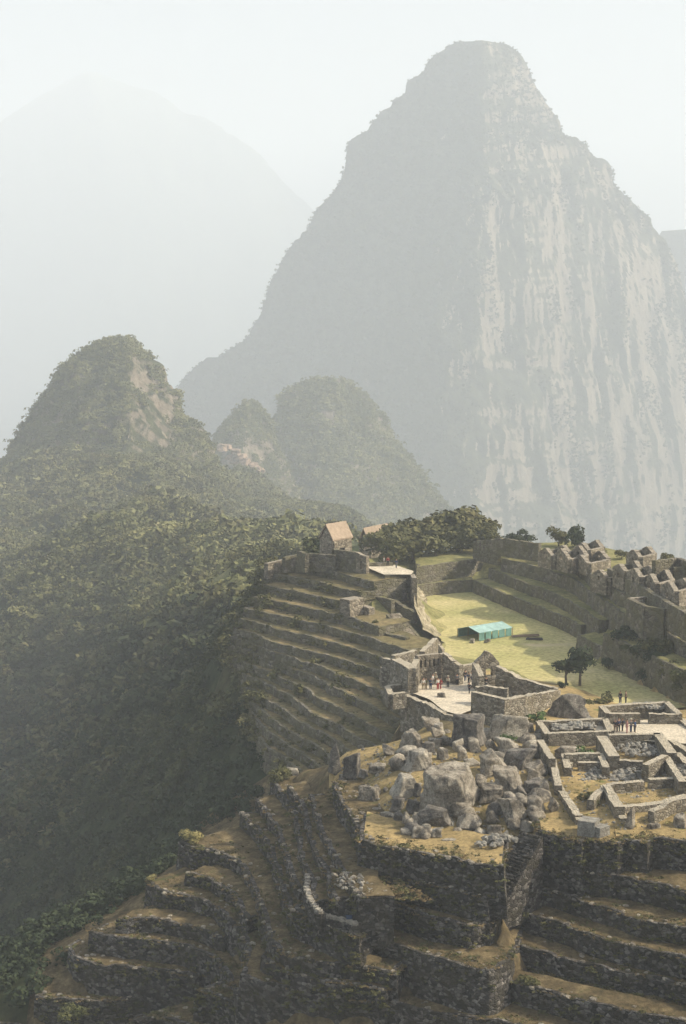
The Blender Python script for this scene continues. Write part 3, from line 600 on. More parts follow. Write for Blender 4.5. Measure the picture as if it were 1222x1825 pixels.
# gabled houses of the right sector
gh = 'gabled roofless houses'
def gabled(label, x0, y0, x1, y1, zt, zb, gab, deep, dirv=(.62, .78)):
    gab *= random.uniform(.45, .85); zt -= random.uniform(.1, .6)
    p0 = P(x0, y0, zt); p1 = P(x1, y1, zt); dv = np.array([dirv[0], dirv[1], 0])*deep; cc = (p0+p1)/2+dv/2
    g = thing('gabled_house', label, 'ruined house', (cc[0], cc[1], zb), gh)
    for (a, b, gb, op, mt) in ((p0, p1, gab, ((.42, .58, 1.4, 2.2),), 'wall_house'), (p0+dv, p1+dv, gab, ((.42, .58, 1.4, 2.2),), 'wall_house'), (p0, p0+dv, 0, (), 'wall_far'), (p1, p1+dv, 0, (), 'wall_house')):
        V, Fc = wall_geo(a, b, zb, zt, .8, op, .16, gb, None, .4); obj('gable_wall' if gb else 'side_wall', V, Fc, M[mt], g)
gabled('leftmost gabled roofless house on the highest terrace', 962, 984, 986, 990, 11.2, 9, 1.9, 6)
gabled('second gabled roofless house from the left on the highest terrace', 990, 988, 1016, 996, 11.2, 9, 2.1, 6)
gabled('third gabled house, lower and wider, behind the tall single gable', 1024, 994, 1050, 1004, 11.0, 9, 1.6, 7)
gabled('tall single gable standing nearest above the terraces', 1056, 1024, 1084, 1030, 11.0, 8.4, 2.6, 6)
gabled('first gabled house of the right hand row above the long dark wall', 1096, 1010, 1116, 1018, 13.0, 10, 2.0, 5)
gabled('second gabled house of the right hand row above the long dark wall', 1122, 1018, 1144, 1028, 13.0, 10, 2.0, 5)
gabled('third gabled house of the right hand row above the long dark wall', 1150, 1030, 1172, 1040, 13.0, 10, 2.0, 5)
gabled('fourth gabled house of the right hand row near the photo edge', 1182, 1042, 1206, 1054, 13.0, 10, 2.0, 5)
gabled('small far gabled house behind the second one, near the round tree', 1030, 972, 1050, 980, 12.4, 9.5, 1.4, 5)
gabled('far gabled house behind the right hand row', 1120, 985, 1142, 992, 13.5, 10.5, 1.4, 5)
ruin('long_wall', 'long dark wall slanting below the right hand row of gables', 'wall', [S((1086, 1012), (1140, 1042), 11.6), S((1140, 1042), (1235, 1098), 11.6)], 8.2, 'wall_far')
ruin('pale_rimmed_enclosure', 'open enclosure with a bright rim at the right, above dark bushes', 'enclosure',
     [S((1121, 1066), (1153, 1063), 10.6, jag=.05, mat='wall_house'), S((1153, 1063), (1190, 1082), 10.6, jag=.05), S((1121, 1066), (1152, 1080), 10.6, jag=.05, zb=6), S((1152, 1080), (1186, 1085), 10.6, jag=.05, zb=6), S((1186, 1085), (1222, 1080), 10.6, jag=.05, zb=6)], 8, 'wall_far')
ruin('pale_rimmed_enclosure', 'small enclosure with a bright rim at the upper right edge', 'enclosure', [S((1165, 999), (1208, 994), 15, jag=.05), S((1208, 994), (1240, 1004), 15, jag=.05), S((1200, 1011), (1240, 1010), 14, jag=.05)], 11, 'wall_far')
ruin('path_wall', 'low pale wall along the path below the tall single gable', 'wall', [S((1086, 1032), (1144, 1060), 9.6, th=1.2, jag=.05)], 8.4, 'wall_house')
ruin('terrace_ruin', 'sunlit broken wall at the right photo edge over the bushes', 'wall', [S((1206, 1112), (1218, 1150), 8.0, z1=6, th=1.5, jag=.6, zb=2), S((1218, 1120), (1245, 1118), 8.5, jag=.5, zb=2)], 4, 'wall_house')
ruin('long_wall', 'hazy wall on the ridge left of the gabled houses', 'wall', [S((890, 958), (962, 968), 11.0, zb=8), S((846, 966), (890, 958), 9.0, z1=11, zb=6)], 8, 'wall_far')

# ------------------------------------------------------------------ U shaped hollow, sunlight on its rim put into the pale stone colour
g = thing('stone_hollow', 'curved dark hollow rimmed with stones in a sunlit pale tone above the tan rimmed ledge', 'hollow', P(575, 1630, -7.2), None)
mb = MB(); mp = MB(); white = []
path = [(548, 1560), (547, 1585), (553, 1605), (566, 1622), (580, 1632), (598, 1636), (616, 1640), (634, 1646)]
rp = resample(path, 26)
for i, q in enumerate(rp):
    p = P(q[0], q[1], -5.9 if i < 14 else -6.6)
    mp = MB(); mp.box(p, (.55, .5, .32), random.uniform(0, 3), .07); obj('lit_rim_stone', mp.v, mp.f, M['rock_pale'], g)
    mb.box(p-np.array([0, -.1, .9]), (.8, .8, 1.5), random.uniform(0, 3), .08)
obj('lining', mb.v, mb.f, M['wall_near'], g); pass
pc = P(622, 1634, -6.2); mb = MB(); mb.box(pc, (.55, .35, .25), .3, .06)
obj('blue_cloth', mb.v, mb.f, M['blue_cloth'], loc=pc, label='small blue cloth lying in the stone hollow', cat='cloth')

# ------------------------------------------------------------------ staircases
def stairs(label, a, za, b, zb_, w, n, mt, group=None):
    p0 = P(*a, za); p1 = P(*b, zb_); g = thing('stone_staircase', label, 'staircase', p1, group)
    d = p1-p0; rz = math.atan2(d[1], d[0]); mb = MB()
    for i in range(n):
        p = p0+d*(i+.5)/n; mb.box(p-np.array([0, 0, .55]), (np.hypot(d[0], d[1])/n*1.15, w, 1.3), rz, .05)
    obj('steps', mb.v, mb.f, M[mt], g); s = MB()
    nrm = np.array([-math.sin(rz), math.cos(rz), 0])
    for sg in (-1, 1):
        V, Fc = wall_geo(p0+nrm*sg*(w/2+.3), p1+nrm*sg*(w/2+.3), min(za, zb_)-.5, za+.05, .45, (), .12, 0, zb_+.15); obj('side_wall', V, Fc, M['wall_near' if mt == 'wall_near' else 'wall_far'], g)
stairs('pale stone staircase coming down the hill to the court', (700, 1094), 5.4, (744, 1146), 1.8, 1.6, 22, 'wall_house')
stairs('dark stone staircase climbing from the lower terraces to the boulder field', (948, 1486), .2, (862, 1640), -7.0, 1.8, 26, 'wall_near')

topl = resample([P(736, 1024, 9.2), P(738, 1050, 7.4), P(738, 1080, 5.6), P(752, 1112, 4.2)], 40); botl = resample([P(752, 1066, -.4), P(762, 1092, -.4), P(774, 1120, -.4), P(792, 1150, -.4)], 40); V = []
for r in range(17):
    q = topl*(1-r/16)+botl*(r/16); q = q+np.array([.9, .1, .3])*(1.5*fbm(q, .35, 4, 61)*min(1, r/3, (18-r)/3))[:, None]; V.append(q)
obj('outcrop', np.concatenate(V), [(r*40+i, (r+1)*40+i, (r+1)*40+i+1, r*40+i+1) for r in range(16) for i in range(39)], M['rock_slope'], loc=P(740, 1080, 0), label='sunlit rocky face dropping from the hilltop path to the lawn', cat='outcrop')

# ------------------------------------------------------------------ huts and tent
def hut(label, ridge, eave, zr, ze, back, mtwall='wall_house'):
    r0, r1 = P(*ridge[0], zr), P(*ridge[1], zr); e0, e1 = P(*eave[0], ze), P(*eave[1], ze)
    off0 = (r0-e0); b0 = r0+np.array([off0[0], off0[1], -off0[2]]); off1 = r1-e1; b1 = r1+np.array([off1[0], off1[1], -off1[2]])
    zb = ze-3.4; cc = (e0+e1+b0+b1)/4; g = thing('thatched_hut', label, 'hut', (cc[0], cc[1], zb), 'thatched huts on the hill')
    th = np.array([0, 0, .28]); V = [e0, e1, r1, r0, b0, b1]; V = V+[v-th for v in V]
    obj('roof', V, [(0, 1, 2, 3), (3, 2, 5, 4), (6, 9, 8, 7), (9, 10, 11, 8), (0, 6, 7, 1), (4, 5, 11, 10), (0, 3, 9, 6), (3, 4, 10, 9), (1, 7, 8, 2), (2, 8, 11, 5)], M['thatch'], g)
    ins = lambda p: cc+(p-cc)*.86
    q = [ins(e0), ins(e1), ins(b1), ins(b0)]; gab = (zr-ze)*.8
    for i, (a, b) in enumerate(((q[0], q[1]), (q[1], q[2]), (q[2], q[3]), (q[3], q[0]))):
        V, Fc = wall_geo(a, b, zb, ze-.15, .5, ((.35, .6, .3, 1.8),) if i == 0 else (), .02, gab if i in (1, 3) else 0); obj('wall', V, Fc, M[mtwall], g)
hut('thatched hut with a pinkish roof on the dark hilltop block, the nearer one', ((580, 934), (616, 928)), ((593, 962), (629, 956)), 17.0, 14.4, 3)
hut('farther thatched hut half hidden by the dark trees', ((647, 941), (690, 932)), ((657, 965), (702, 957)), 8.6, 5.6, 3)
shrub_after = None
g = thing('long_tent', 'turquoise covered long tent on the lawn', 'tent', P(870, 1135, 0))
pf0, pf1 = P(853, 1143, 0), P(913, 1133, 0); d = pf1-pf0; n_ = np.array([-d[1], d[0], 0]); n_ /= np.linalg.norm(n_)
if n_[1] < 0: n_ = -n_
WD = 5.2; a0, a1, b0, b1 = pf0, pf1, pf0+n_*WD, pf1+n_*WD; up = np.array([0, 0, 1.])
r0, r1 = (a0+b0)/2+up*2.15, (a1+b1)/2+up*2.15; ef0, ef1, eb0, eb1 = a0+up*1.45, a1+up*1.45, b0+up*1.45, b1+up*1.45
V = []; Fc = []
nr_ = 12
for i in range(nr_+1):
    t = i/nr_; sag = up*(-.10*abs(math.sin(t*math.pi*4)))
    for q0, q1 in ((ef0, ef1), ((ef0+r0)/2, (ef1+r1)/2), (r0, r1), ((eb0+r0)/2, (eb1+r1)/2), (eb0, eb1)): V.append(q0*(1-t)+q1*t+sag)
for i in range(nr_):
    for j in range(4): Fc.append((i*5+j, (i+1)*5+j, (i+1)*5+j+1, i*5+j+1))
ro = obj('roof', V, Fc, M['tarp'], g); sm = ro.modifiers.new('thickness', 'SOLIDIFY'); sm.thickness = .05
mb = MB()
for t in (0, .2, .4, .6, .8):   # side cloth hung in panels with gaps
    p = (a0*(1-t-.08)+a1*(t+.08)); mb.box(p+up*.72, (np.linalg.norm(d)*.165, .05, 1.35), math.atan2(d[1], d[0]), .03)
obj('side_cloth', mb.v, mb.f, M['tarp_side'], g)
mb = MB(); mb.box((b0+b1)/2+up*.7, (np.linalg.norm(d)*.97, .05, 1.4), math.atan2(d[1], d[0]), .02); obj('back_cloth', mb.v, mb.f, M['tarp_side'], g)
for q, mh in ((a0, 1.45), (a1, 1.45), (b0, 1.45), (b1, 1.45), ((a0+b0)/2, 2.1), ((a1+b1)/2, 2.1)):
    mb = MB(); mb.tube([q, q+up*mh], [.05, .05], 6); obj('pole', mb.v, mb.f, M['wood'], g)
for i, (px, py, ln, an, lab) in enumerate(((938, 1135, 4.5, .1, 'long timber pile lying on the lawn right of the tent'), (952, 1139, 2.6, -.4, 'short timbers at the right end of the long pile'))):
    p = P(px, py, .15); mb = MB()
    for k in range(5): mb.tube([p+np.array([-ln/2+random.uniform(-.3, .3), k*.28, .0]), p+np.array([ln/2, k*.28+an*ln, random.uniform(0, .25)])], [.11, .10], 6)
    obj('timber_pile', mb.v, mb.f, M['dark_wood' if i else 'wood'], loc=p, label=lab, cat='timber', group='timbers near the tent')

# ------------------------------------------------------------------ boulders
def boulder(x0, y0, x1, y1, mt='rock', label=None, group='boulders of the quarry', seed=None, rot=None, sub=4, deep=.9, zb=None, name='boulder', lean=0):
    px = (x0+x1)/2; base = hit(px, y1-(y1-y0)*.12) if zb is None else P(px, y1, zb)
    dist = math.sqrt(base[0]**2+base[1]**2+(base[2]-CZ)**2); s = F/dist
    w, h = (x1-x0)/s, (y1-y0)/s
    seed = seed if seed is not None else int(px*7+y0*13) % 9973
    v, f = rock_geo(seed, sub); hd = min(w, h*1.2)*deep*.5
    hz_ = max(h*.52, (h-.31*hd)*.60)
    v = v*np.array([w/2*1.04, max(hd, w*.3), hz_])
    if lean: v[:, 0] += v[:, 2]*lean
    o = obj(name, v+base+np.array([0, 0, hz_*.66]), f, M[mt], loc=base, label=label, cat='boulder' if name == 'boulder' else 'stone', group=group, smooth=False)
    return o
BL = [(745, 1356, 857, 1447, 'rock', 'largest boulder of the quarry, dark front and sunlit right side'), (714, 1334, 778, 1374, 'rock_pale', 'pale flat topped slab with a dark hollow, behind and left of the largest boulder'),
      (694, 1380, 752, 1424, 'rock_pale', 'pale block against the left side of the largest boulder'), (709, 1298, 760, 1338, 'rock', 'square grey boulder below the end of the sandy court'),
      (790, 1266, 872, 1334, 'rock_dark', 'huge dark overhanging boulder in front of the sandy court'), (858, 1270, 946, 1322, 'rock_pale', 'huge tilted pale slab right of the dark overhanging boulder'),
      (962, 1236, 1050, 1284, 'rock_dark', 'wide dark outcrop below the two plaza trees'), (906, 1254, 942, 1288, 'rock', 'pointed boulder at the foot of the long sunlit wall'), (748, 1268, 790, 1302, 'rock', 'rounded boulder at the tip of the sandy court'),
      (884, 1312, 926, 1348, 'rock_pale', 'pale leaning boulder under the huge tilted slab'), (843, 1336, 903, 1384, 'rock', 'round brown boulder behind and right of the largest one'),
      (924, 1350, 970, 1388, 'rock', 'boulder with a dark undercut beside the tall dark wall'), (898, 1326, 962, 1372, 'rock_dark', 'dark boulder between the tilted slab and the tall wall'), (874, 1364, 938, 1420, 'rock', 'long boulder leaning to the left in the right of the quarry'),
      (584, 1330, 609, 1386, 'rock_dark', 'left one of two pointed dark rocks at the quarry rim'), (611, 1344, 644, 1396, 'rock_dark', 'right one of two pointed dark rocks at the quarry rim'),
      (634, 1400, 684, 1434, 'rock', 'grey boulder on the yellow grass below the pointed rocks'), (656, 1360, 688, 1380, 'rock', 'low boulder right of the pointed rocks'),
      (744, 1438, 804, 1474, 'rock_dark', 'dark slab lying in front of the largest boulder'), (790, 1430, 848, 1462, 'rock', 'foot block under the sunlit side of the largest boulder'), (812, 1452, 852, 1482, 'rock_pale', 'pale cracked block at the front right of the largest boulder'),
      (892, 1412, 938, 1470, 'rock', 'tall split boulder below the long leaning one'), (922, 1460, 956, 1484, 'rock_pale', 'pale pointed stone near the top of the dark staircase'), (786, 1494, 815, 1520, 'rock', 'square block with white top at the rim of the boulder field'),
      (733, 1472, 757, 1492, 'rock_pale', 'round white stone below the dark slab'), (764, 1474, 788, 1494, 'rock_pale', 'pale stone right of the round white stone'), (712, 1476, 736, 1490, 'rock_pale', 'flat white stone left of the round white stone'),
      (852, 1396, 896, 1432, 'rock', 'weathered block right of the largest boulder'), (845, 1376, 872, 1402, 'rock', 'small round boulder touching the sunlit side of the largest one'), (777, 1332, 800, 1356, 'rock', 'small upright boulder above the largest one'),
      (810, 1328, 834, 1360, 'rock_pale', 'pale upright boulder below the dark overhanging boulder'), (822, 1348, 856, 1368, 'rock_pale', 'pale flat block on top of the pile behind the largest boulder'), (664, 1310, 688, 1326, 'rock', 'dark low stone on the upper left grass of the quarry'),
      (624, 1324, 642, 1338, 'rock_pale', 'white stone on the skyline of the quarry rim'), (594, 1326, 606, 1346, 'rock_pale', 'slim white stone on the left pointed rock'), (508, 1364, 532, 1380, 'rock_pale', 'white stone beside the round bush on the left terrace tip'),
      (720, 1424, 752, 1450, 'rock_dark', 'dark block left of the slab in front of the largest boulder'), (694, 1420, 724, 1446, 'rock_dark', 'dark block below the pale block'), (672, 1446, 704, 1460, 'rock_pale', 'low pale slab on the left grass of the boulder field'),
      (716, 1446, 736, 1476, 'rock_pale', 'upright white stone left of the dark slab'), (760, 1312, 790, 1336, 'rock', 'brown boulder under the rounded boulder'), (720, 1284, 752, 1302, 'rock_dark', 'thin dark slab above the square grey boulder'),
      (866, 1428, 900, 1456, 'rock_dark', 'dark block left of the tall split boulder'), (930, 1386, 968, 1420, 'rock_dark', 'dark block at the foot of the tall wall'), (938, 1420, 972, 1456, 'rock', 'grey block near the lower end of the tall wall'),
      (1112, 1440, 1136, 1478, 'rock', 'small boulder at the foot of the dark triangular wall'), (1150, 1466, 1180, 1484, 'rock', 'grey boulder on the orange grass above the jagged wall'), (1196, 1452, 1226, 1480, 'rock', 'boulder at the right photo edge above the jagged wall'),
      (980, 1330, 1046, 1352, 'rock', 'boulder behind the small ruined rooms'), (850, 1650, 872, 1684, 'rock', 'single pale stone beside the foot of the dark staircase'), (778, 1232, 796, 1244, 'rock', 'lone stone lying in the sandy court'),
      (836, 1136, 846, 1146, 'rock_pale', 'pale stone at the open end of the tent'), (860, 1136, 874, 1146, 'rock', 'brown stone in front of the tent side')]
for b in BL:
    x0, y0, x1, y1, mt, lab = b
    zb = None
    if 'sandy court' == lab[-11:] and 'lone' in lab: zb = 3.0
    if 'tent' in lab: zb = 0.0
    if 'staircase' in lab and 'foot' in lab: zb = -9.0
    if 'terrace tip' in lab: zb = -6.0
    g = None if zb is not None else 'boulders of the quarry'
    boulder(x0, y0, x1, y1, mt, lab, g, zb=zb, sub=5 if (x1-x0) > 34 else 4, lean=(-.35 if 'leaning' in lab else (.25 if 'tilted' in lab else 0)))
# small countable stones: a few shared meshes, one object each
protos = [rock_geo(500+i, 2, .05, 9) for i in range(5)]
pm = [mesh('stone', v, f) for v, f in protos]
for m_ in pm: m_.materials.append(None)
SEEN = set()
def stones(n, poly, smin, smax, lab, grp, mts, zfix=None, seed=1):
    rs = random.Random(seed); k = 0; P_ = np.array(poly, float); x0, y0 = P_.min(0); x1, y1 = P_.max(0)
    while k < n:
        x, y = rs.uniform(x0, x1), rs.uniform(y0, y1); ins = False
        for i in range(len(P_)):
            a, b = P_[i], P_[i-1]
            if (a[1] > y) != (b[1] > y) and x < (b[0]-a[0])*(y-a[1])/(b[1]-a[1])+a[0]: ins = not ins
        if not ins: continue
        p = hit(x, y) if zfix is None else P(x, y, zfix)
        o = bpy.data.objects.new('stone', rs.choice(pm)); COL.objects.link(o); s = smin+(smax-smin)*rs.random()**2.2
        o.scale = (s*rs.uniform(.8, 1.5), s*rs.uniform(.8, 1.2), s*rs.uniform(.5, 1)); o.location = p+np.array([0, 0, s*.25]); o.rotation_euler = (rs.uniform(-.5, .5), rs.uniform(-.5, .5), rs.uniform(0, 6.28))
        o.material_slots[0].link = 'OBJECT'; o.material_slots[0].material = M[rs.choice(mts)]
        px_, py_ = x, y; best = min(BL, key=lambda b: math.hypot((b[0]+b[2])/2-px_, (b[1]+b[3])/2-py_)); dx, dy = px_-(best[0]+best[2])/2, py_-(best[1]+best[3])/2
        sh = {'rock': 'grey', 'rock_pale': 'pale', 'rock_dark': 'dark'}[o.material_slots[0].material.name.replace('pale_granite', 'rock_pale').replace('dark_granite', 'rock_dark').replace('granite', 'rock')]
        si = 'tiny' if s < .35 else ('small' if s < .6 else 'middling'); dr = ('right of' if dx > 0 else 'left of') if abs(dx) > abs(dy) else ('below' if dy > 0 else 'above')
        short = best[5]
        for cut in (' behind', ' below', ' in front', ' in the', ' on the', ' of the quarry', ' between', ' against', ' at the', ' under', ' near', ' beside', ' touching', ' above', ' left of', ' right of', ',', ' with', ' leaning', ' lying'): short = short.split(cut)[0]
        l2 = '%s %s stone just %s the %s' % (si, sh, dr, short)
        if sum(b[5].startswith(short) for b in BL) > 1 or len(l2.split()) > 16: l2 = '%s %s stone %s' % (si, sh, lab.split('stone ')[1])
        if l2 in SEEN: l2 = l2.replace(' stone', (' flat stone' if o.scale[2] < .62*s else (' long stone' if o.scale[0] > 1.25*s else ' round stone')), 1)
        if l2 in SEEN and len(l2.split()) < 14: l2 = l2.replace(' just ', ' at a little distance ', 1) if math.hypot(dx, dy) > 18 else l2.replace(' just ', ' close ', 1)
        SEEN.add(l2 if len(l2.split()) <= 16 else ''); tag(o, l2, 'stone', grp); k += 1
stones(130, [(640, 1400), (700, 1330), (800, 1300), (950, 1310), (985, 1400), (960, 1475), (860, 1500), (700, 1500), (650, 1480)], .25, 1.3, 'grey stone among the boulders of the quarry', 'loose stones among the boulders', ['rock', 'rock_pale', 'rock', 'rock_dark'], None, 1)
stones(30, [(600, 1370), (640, 1320), (700, 1310), (700, 1380), (650, 1430)], .15, .5, 'pale small stone on the yellow grass at the upper left of the quarry', 'small stones on the yellow grass', ['rock_pale', 'rock', 'rock_dark'], None, 2)
stones(16, [(590, 1530), (660, 1520), (760, 1550), (700, 1600), (600, 1600)], .12, .4, 'small pale stone on the dark terraces below the boulder field', 'small stones below the boulder field', ['rock_pale', 'rock'], -3.9, 3)

_B = [(690, 1345, 720, 1372), (735, 1400, 748, 1420), (770, 1380, 800, 1400), (862, 1440, 890, 1466), (900, 1384, 930, 1404), (955, 1300, 975, 1318), (940, 1330, 962, 1352), (866, 1320, 888, 1342), (746, 1344, 772, 1362), (700, 1452, 720, 1468), (842, 1480, 866, 1496), (868, 1478, 892, 1494), (940, 1440, 960, 1462), (905, 1440, 925, 1462), (960, 1395, 978, 1420), (975, 1425, 992, 1450), (680, 1330, 700, 1346), (652, 1420, 668, 1434), (770, 1290, 792, 1312), (848, 1384, 872, 1410), (880, 1395, 905, 1420), (916, 1402, 940, 1424), (806, 1320, 826, 1340), (832, 1316, 856, 1340), (930, 1288, 950, 1304), (660, 1472, 682, 1490), (680, 1484, 700, 1500), (735, 1452, 756, 1470), (800, 1478, 822, 1494), (822, 1484, 842, 1500), (648, 1446, 664, 1460), (905, 1466, 925, 1482), (766, 1300, 786, 1318), (750, 1326, 775, 1342), (872, 1352, 895, 1372), (942, 1374, 962, 1394), (604, 1382, 622, 1398), (640, 1374, 656, 1386)]
for i_, b in enumerate(_B):
    mt = ('rock', 'rock_dark', 'rock_pale', 'rock')[i_ % 4]; cxx, cyy = (b[0]+b[2])/2, (b[1]+b[3])/2
    best = min([q for q in BL if (q[2]-q[0]) > 38], key=lambda q: math.hypot((q[0]+q[2])/2-cxx, (q[1]+q[3])/2-cyy)); dx, dy = cxx-(best[0]+best[2])/2, cyy-(best[1]+best[3])/2
    short = best[5]
    for cut in (' behind', ' below', ' in front', ' in the', ' on the', ' of the quarry', ' between', ' against', ' at the', ' under', ' near', ' beside', ' above', ' left of', ' right of', ','): short = short.split(cut)[0]
    dr = ('right of' if dx > 0 else 'left of') if abs(dx) > abs(dy) else ('below' if dy > 0 else 'above')
    boulder(b[0]-3, b[1]-4, b[2]+3, b[3]+2, mt, '%s %s boulder %s the %s' % (('angular', 'tilted', 'blocky', 'low', 'rough')[i_ % 5], {'rock': 'grey', 'rock_dark': 'dark', 'rock_pale': 'pale'}[mt], dr, short), 'boulders of the quarry', sub=4)
# rubble heaps
def rubble(lab, poly, n, z0, amp, smin=.18, smax=.45, seed=1):
    rs = random.Random(seed); P_ = np.array(poly, float); mb = MB(); k = 0; x0, y0 = P_.min(0); x1, y1 = P_.max(0); cc = P_.mean(0)
    while k < n:
        x, y = rs.uniform(x0, x1), rs.uniform(y0, y1); ins = False
        for i in range(len(P_)):
            a, b = P_[i], P_[i-1]
            if (a[1] > y) != (b[1] > y) and x < (b[0]-a[0])*(y-a[1])/(b[1]-a[1])+a[0]: ins = not ins
        if not ins: continue
        r = 1-min(1, math.hypot((x-cc[0])/(x1-x0), (y-cc[1])/(y1-y0))*1.7)
        p = P(x, y, z0) if z0 is not None else hit(x, y); p[2] += rs.random()*amp*r; v, f = protos[rs.randrange(5)]; s = rs.uniform(smin, smax); an = rs.uniform(0, 6.28)
        ca, sa = math.cos(an), math.sin(an); v = v*np.array([s, s*rs.uniform(.6, 1), s*rs.uniform(.5, .8)]); v = np.c_[v[:, 0]*ca-v[:, 1]*sa, v[:, 0]*sa+v[:, 1]*ca, v[:, 2]]
        mb.add(v+p, f); k += 1
    return obj('rubble', mb.v, mb.f, M['rubble'], loc=P(cc[0], cc[1], z0 or 0), label=lab, kind='stuff')
rubble('pale rubble filling the long low enclosure', [(1085, 1266), (1100, 1258), (1180, 1254), (1190, 1262)], 190, 3.25, .5, seed=1)
rubble('pale rubble filling the left low enclosure', [(985, 1302), (985, 1292), (1055, 1285), (1062, 1296)], 170, 2.85, .5, seed=2)
rubble('rubble in the pale topped enclosure', [(1095, 1335), (1110, 1322), (1165, 1322), (1175, 1345), (1120, 1350)], 130, 2.0, .7, seed=3)
rubble('rubble heap below the small ruined rooms', [(1035, 1392), (1050, 1372), (1085, 1368), (1085, 1388)], 110, 1.2, .8, seed=4)
rubble('wide rubble heap in the middle of the ruins', [(1085, 1392), (1092, 1370), (1150, 1366), (1198, 1385), (1180, 1392)], 220, 1.2, .9, seed=5)
rubble('rubble inside the V shaped enclosure', [(1090, 1412), (1100, 1400), (1140, 1396), (1130, 1418), (1105, 1420)], 110, .9, .5, seed=6)
rubble('rubble along the pale path at the right edge', [(1200, 1360), (1215, 1350), (1240, 1380), (1240, 1396), (1215, 1392)], 70, 1.8, .6, seed=7)
rubble('fallen stones on the dark terrace beside the hollow', [(595, 1580), (610, 1552), (640, 1560), (690, 1588), (640, 1600)], 90, -4.0, .5, .1, .28, seed=8)
rubble('small stones strewn over the ground between the ruined walls', [(1000, 1330), (1080, 1370), (1222, 1340), (1222, 1480), (1000, 1480), (960, 1400)], 420, None, .1, .06, .26, seed=11)
rubble('small stones strewn between the boulders', [(640, 1350), (760, 1300), (960, 1310), (960, 1480), (860, 1505), (690, 1500), (640, 1440)], 500, None, .1, .06, .30, seed=12)
rubble('loose stones on the rim left of the dark staircase', [(840, 1505), (870, 1492), (905, 1488), (925, 1496), (880, 1512)], 90, -.6, .6, seed=9)

# ------------------------------------------------------------------ mountains
def mountain(name, label, Lf, A, Rf, YA, dL, dR, mt, nu=90, nv=150, amp=10, nsc=.02, flute=0, back=250, seed=1, kind='structure', bulge=.15, wob=4):
    """Lf/A/Rf: traced left outline, dividing ridge, right outline (pixels); YA(v): distance of the ridge; dL,dR(v): how much farther the outlines stand"""
    def cur(c_):
        c_ = np.array(c_, float); return lambda v: np.stack([np.interp(v, np.linspace(0, 1, 400), resample(c_, 400)[:, 0]), np.interp(v, np.linspace(0, 1, 400), resample(c_, 400)[:, 1])], -1)
    v = np.linspace(0, 1, nv)**1.0; L_, A_, R_ = cur(Lf)(v), cur(A)(v), cur(Rf)(v)
    cols = []; A_ = A_.copy(); A_[:, 0] += wob*(fbm(np.c_[v*14, v*0, v*0], 1, 4, seed+5)+.4*fbm(np.c_[v*50, v*0, v*0], 1, 3, seed+6))*np.clip(v*8, .2, 1)
    for u in np.linspace(0, 1, nu):
        q = L_*(1-u)+A_*u; Y = YA(v)+dL(v)*(1-u)**1.5; cols.append(np.array([Q(q[i, 0], q[i, 1], Y[i]) for i in range(nv)]))
    for u in np.linspace(0, 1, nu)[1:]:
        q = A_*(1-u)+R_*u; Y = YA(v)+dR(v)*(u**(1+bulge)); cols.append(np.array([Q(q[i, 0], q[i, 1], Y[i]) for i in range(nv)]))
    l0, r0 = cols[0], cols[-1]; nbk = 14
    for u in np.linspace(0, 1, nbk+1)[1:-1]:
        th_ = math.sin(math.pi*u)*back*(.15+.85*v); q = r0*(1-u)+l0*u; q = q.copy(); q[:, 1] += th_; q[:, 2] = q[:, 2]-(1-np.abs(2*u-1))*5; cols.append(q)
    G = np.stack(cols, 1); nc = G.shape[1]
    du = np.roll(G, -1, 1)-np.roll(G, 1, 1); dv_ = np.gradient(G, axis=0); nn = np.cross(dv_, du); nn /= np.linalg.norm(nn, axis=2)[..., None]+1e-9
    cc = G.mean((0, 1)); s = np.sign(((G-cc)*nn).sum(2).mean()); nn = nn*s
    pf = G.reshape(-1, 3); dis = amp*fbm(pf, nsc, 6, seed)
    if flute:
        rg = fbm(pf*np.array([1, 1, .10]), nsc*2.0, 5, seed+50); dis = dis+flute*(1-2*np.abs(rg)*2.2)*.5
        rg2 = fbm(pf*np.array([1, 1, .12]), nsc*6, 4, seed+70); dis = dis+flute*.32*rg2
    fade = np.clip(v*6, .15, 1)[:, None]; G2 = G+nn*(dis.reshape(nv, nc)*fade)[..., None]
    V = G2.reshape(-1, 3); idx = np.arange(nv*nc).reshape(nv, nc); i2 = np.roll(idx, -1, 1)
    Fc = np.stack([idx[:-1].ravel(), idx[1:].ravel(), i2[1:].ravel(), i2[:-1].ravel()], 1)
    top = V[:nc].mean(0)[None]+np.array([[0, 0, 1.0]]); V = np.r_[V, top]; tf = [(i, (i+1) % nc, len(V)-1) for i in range(nc)]
    m = mesh(name, V, [tuple(q) for q in Fc.tolist()]+tf); o = bpy.data.objects.new(name, m); COL.objects.link(o); m.materials.append(M[mt]); tag(o, kind=kind)
    m.polygons.foreach_set('use_smooth', [True]*len(m.polygons))
    return G2, nn
lin = lambda a, b: (lambda v: a+(b-a)*v)
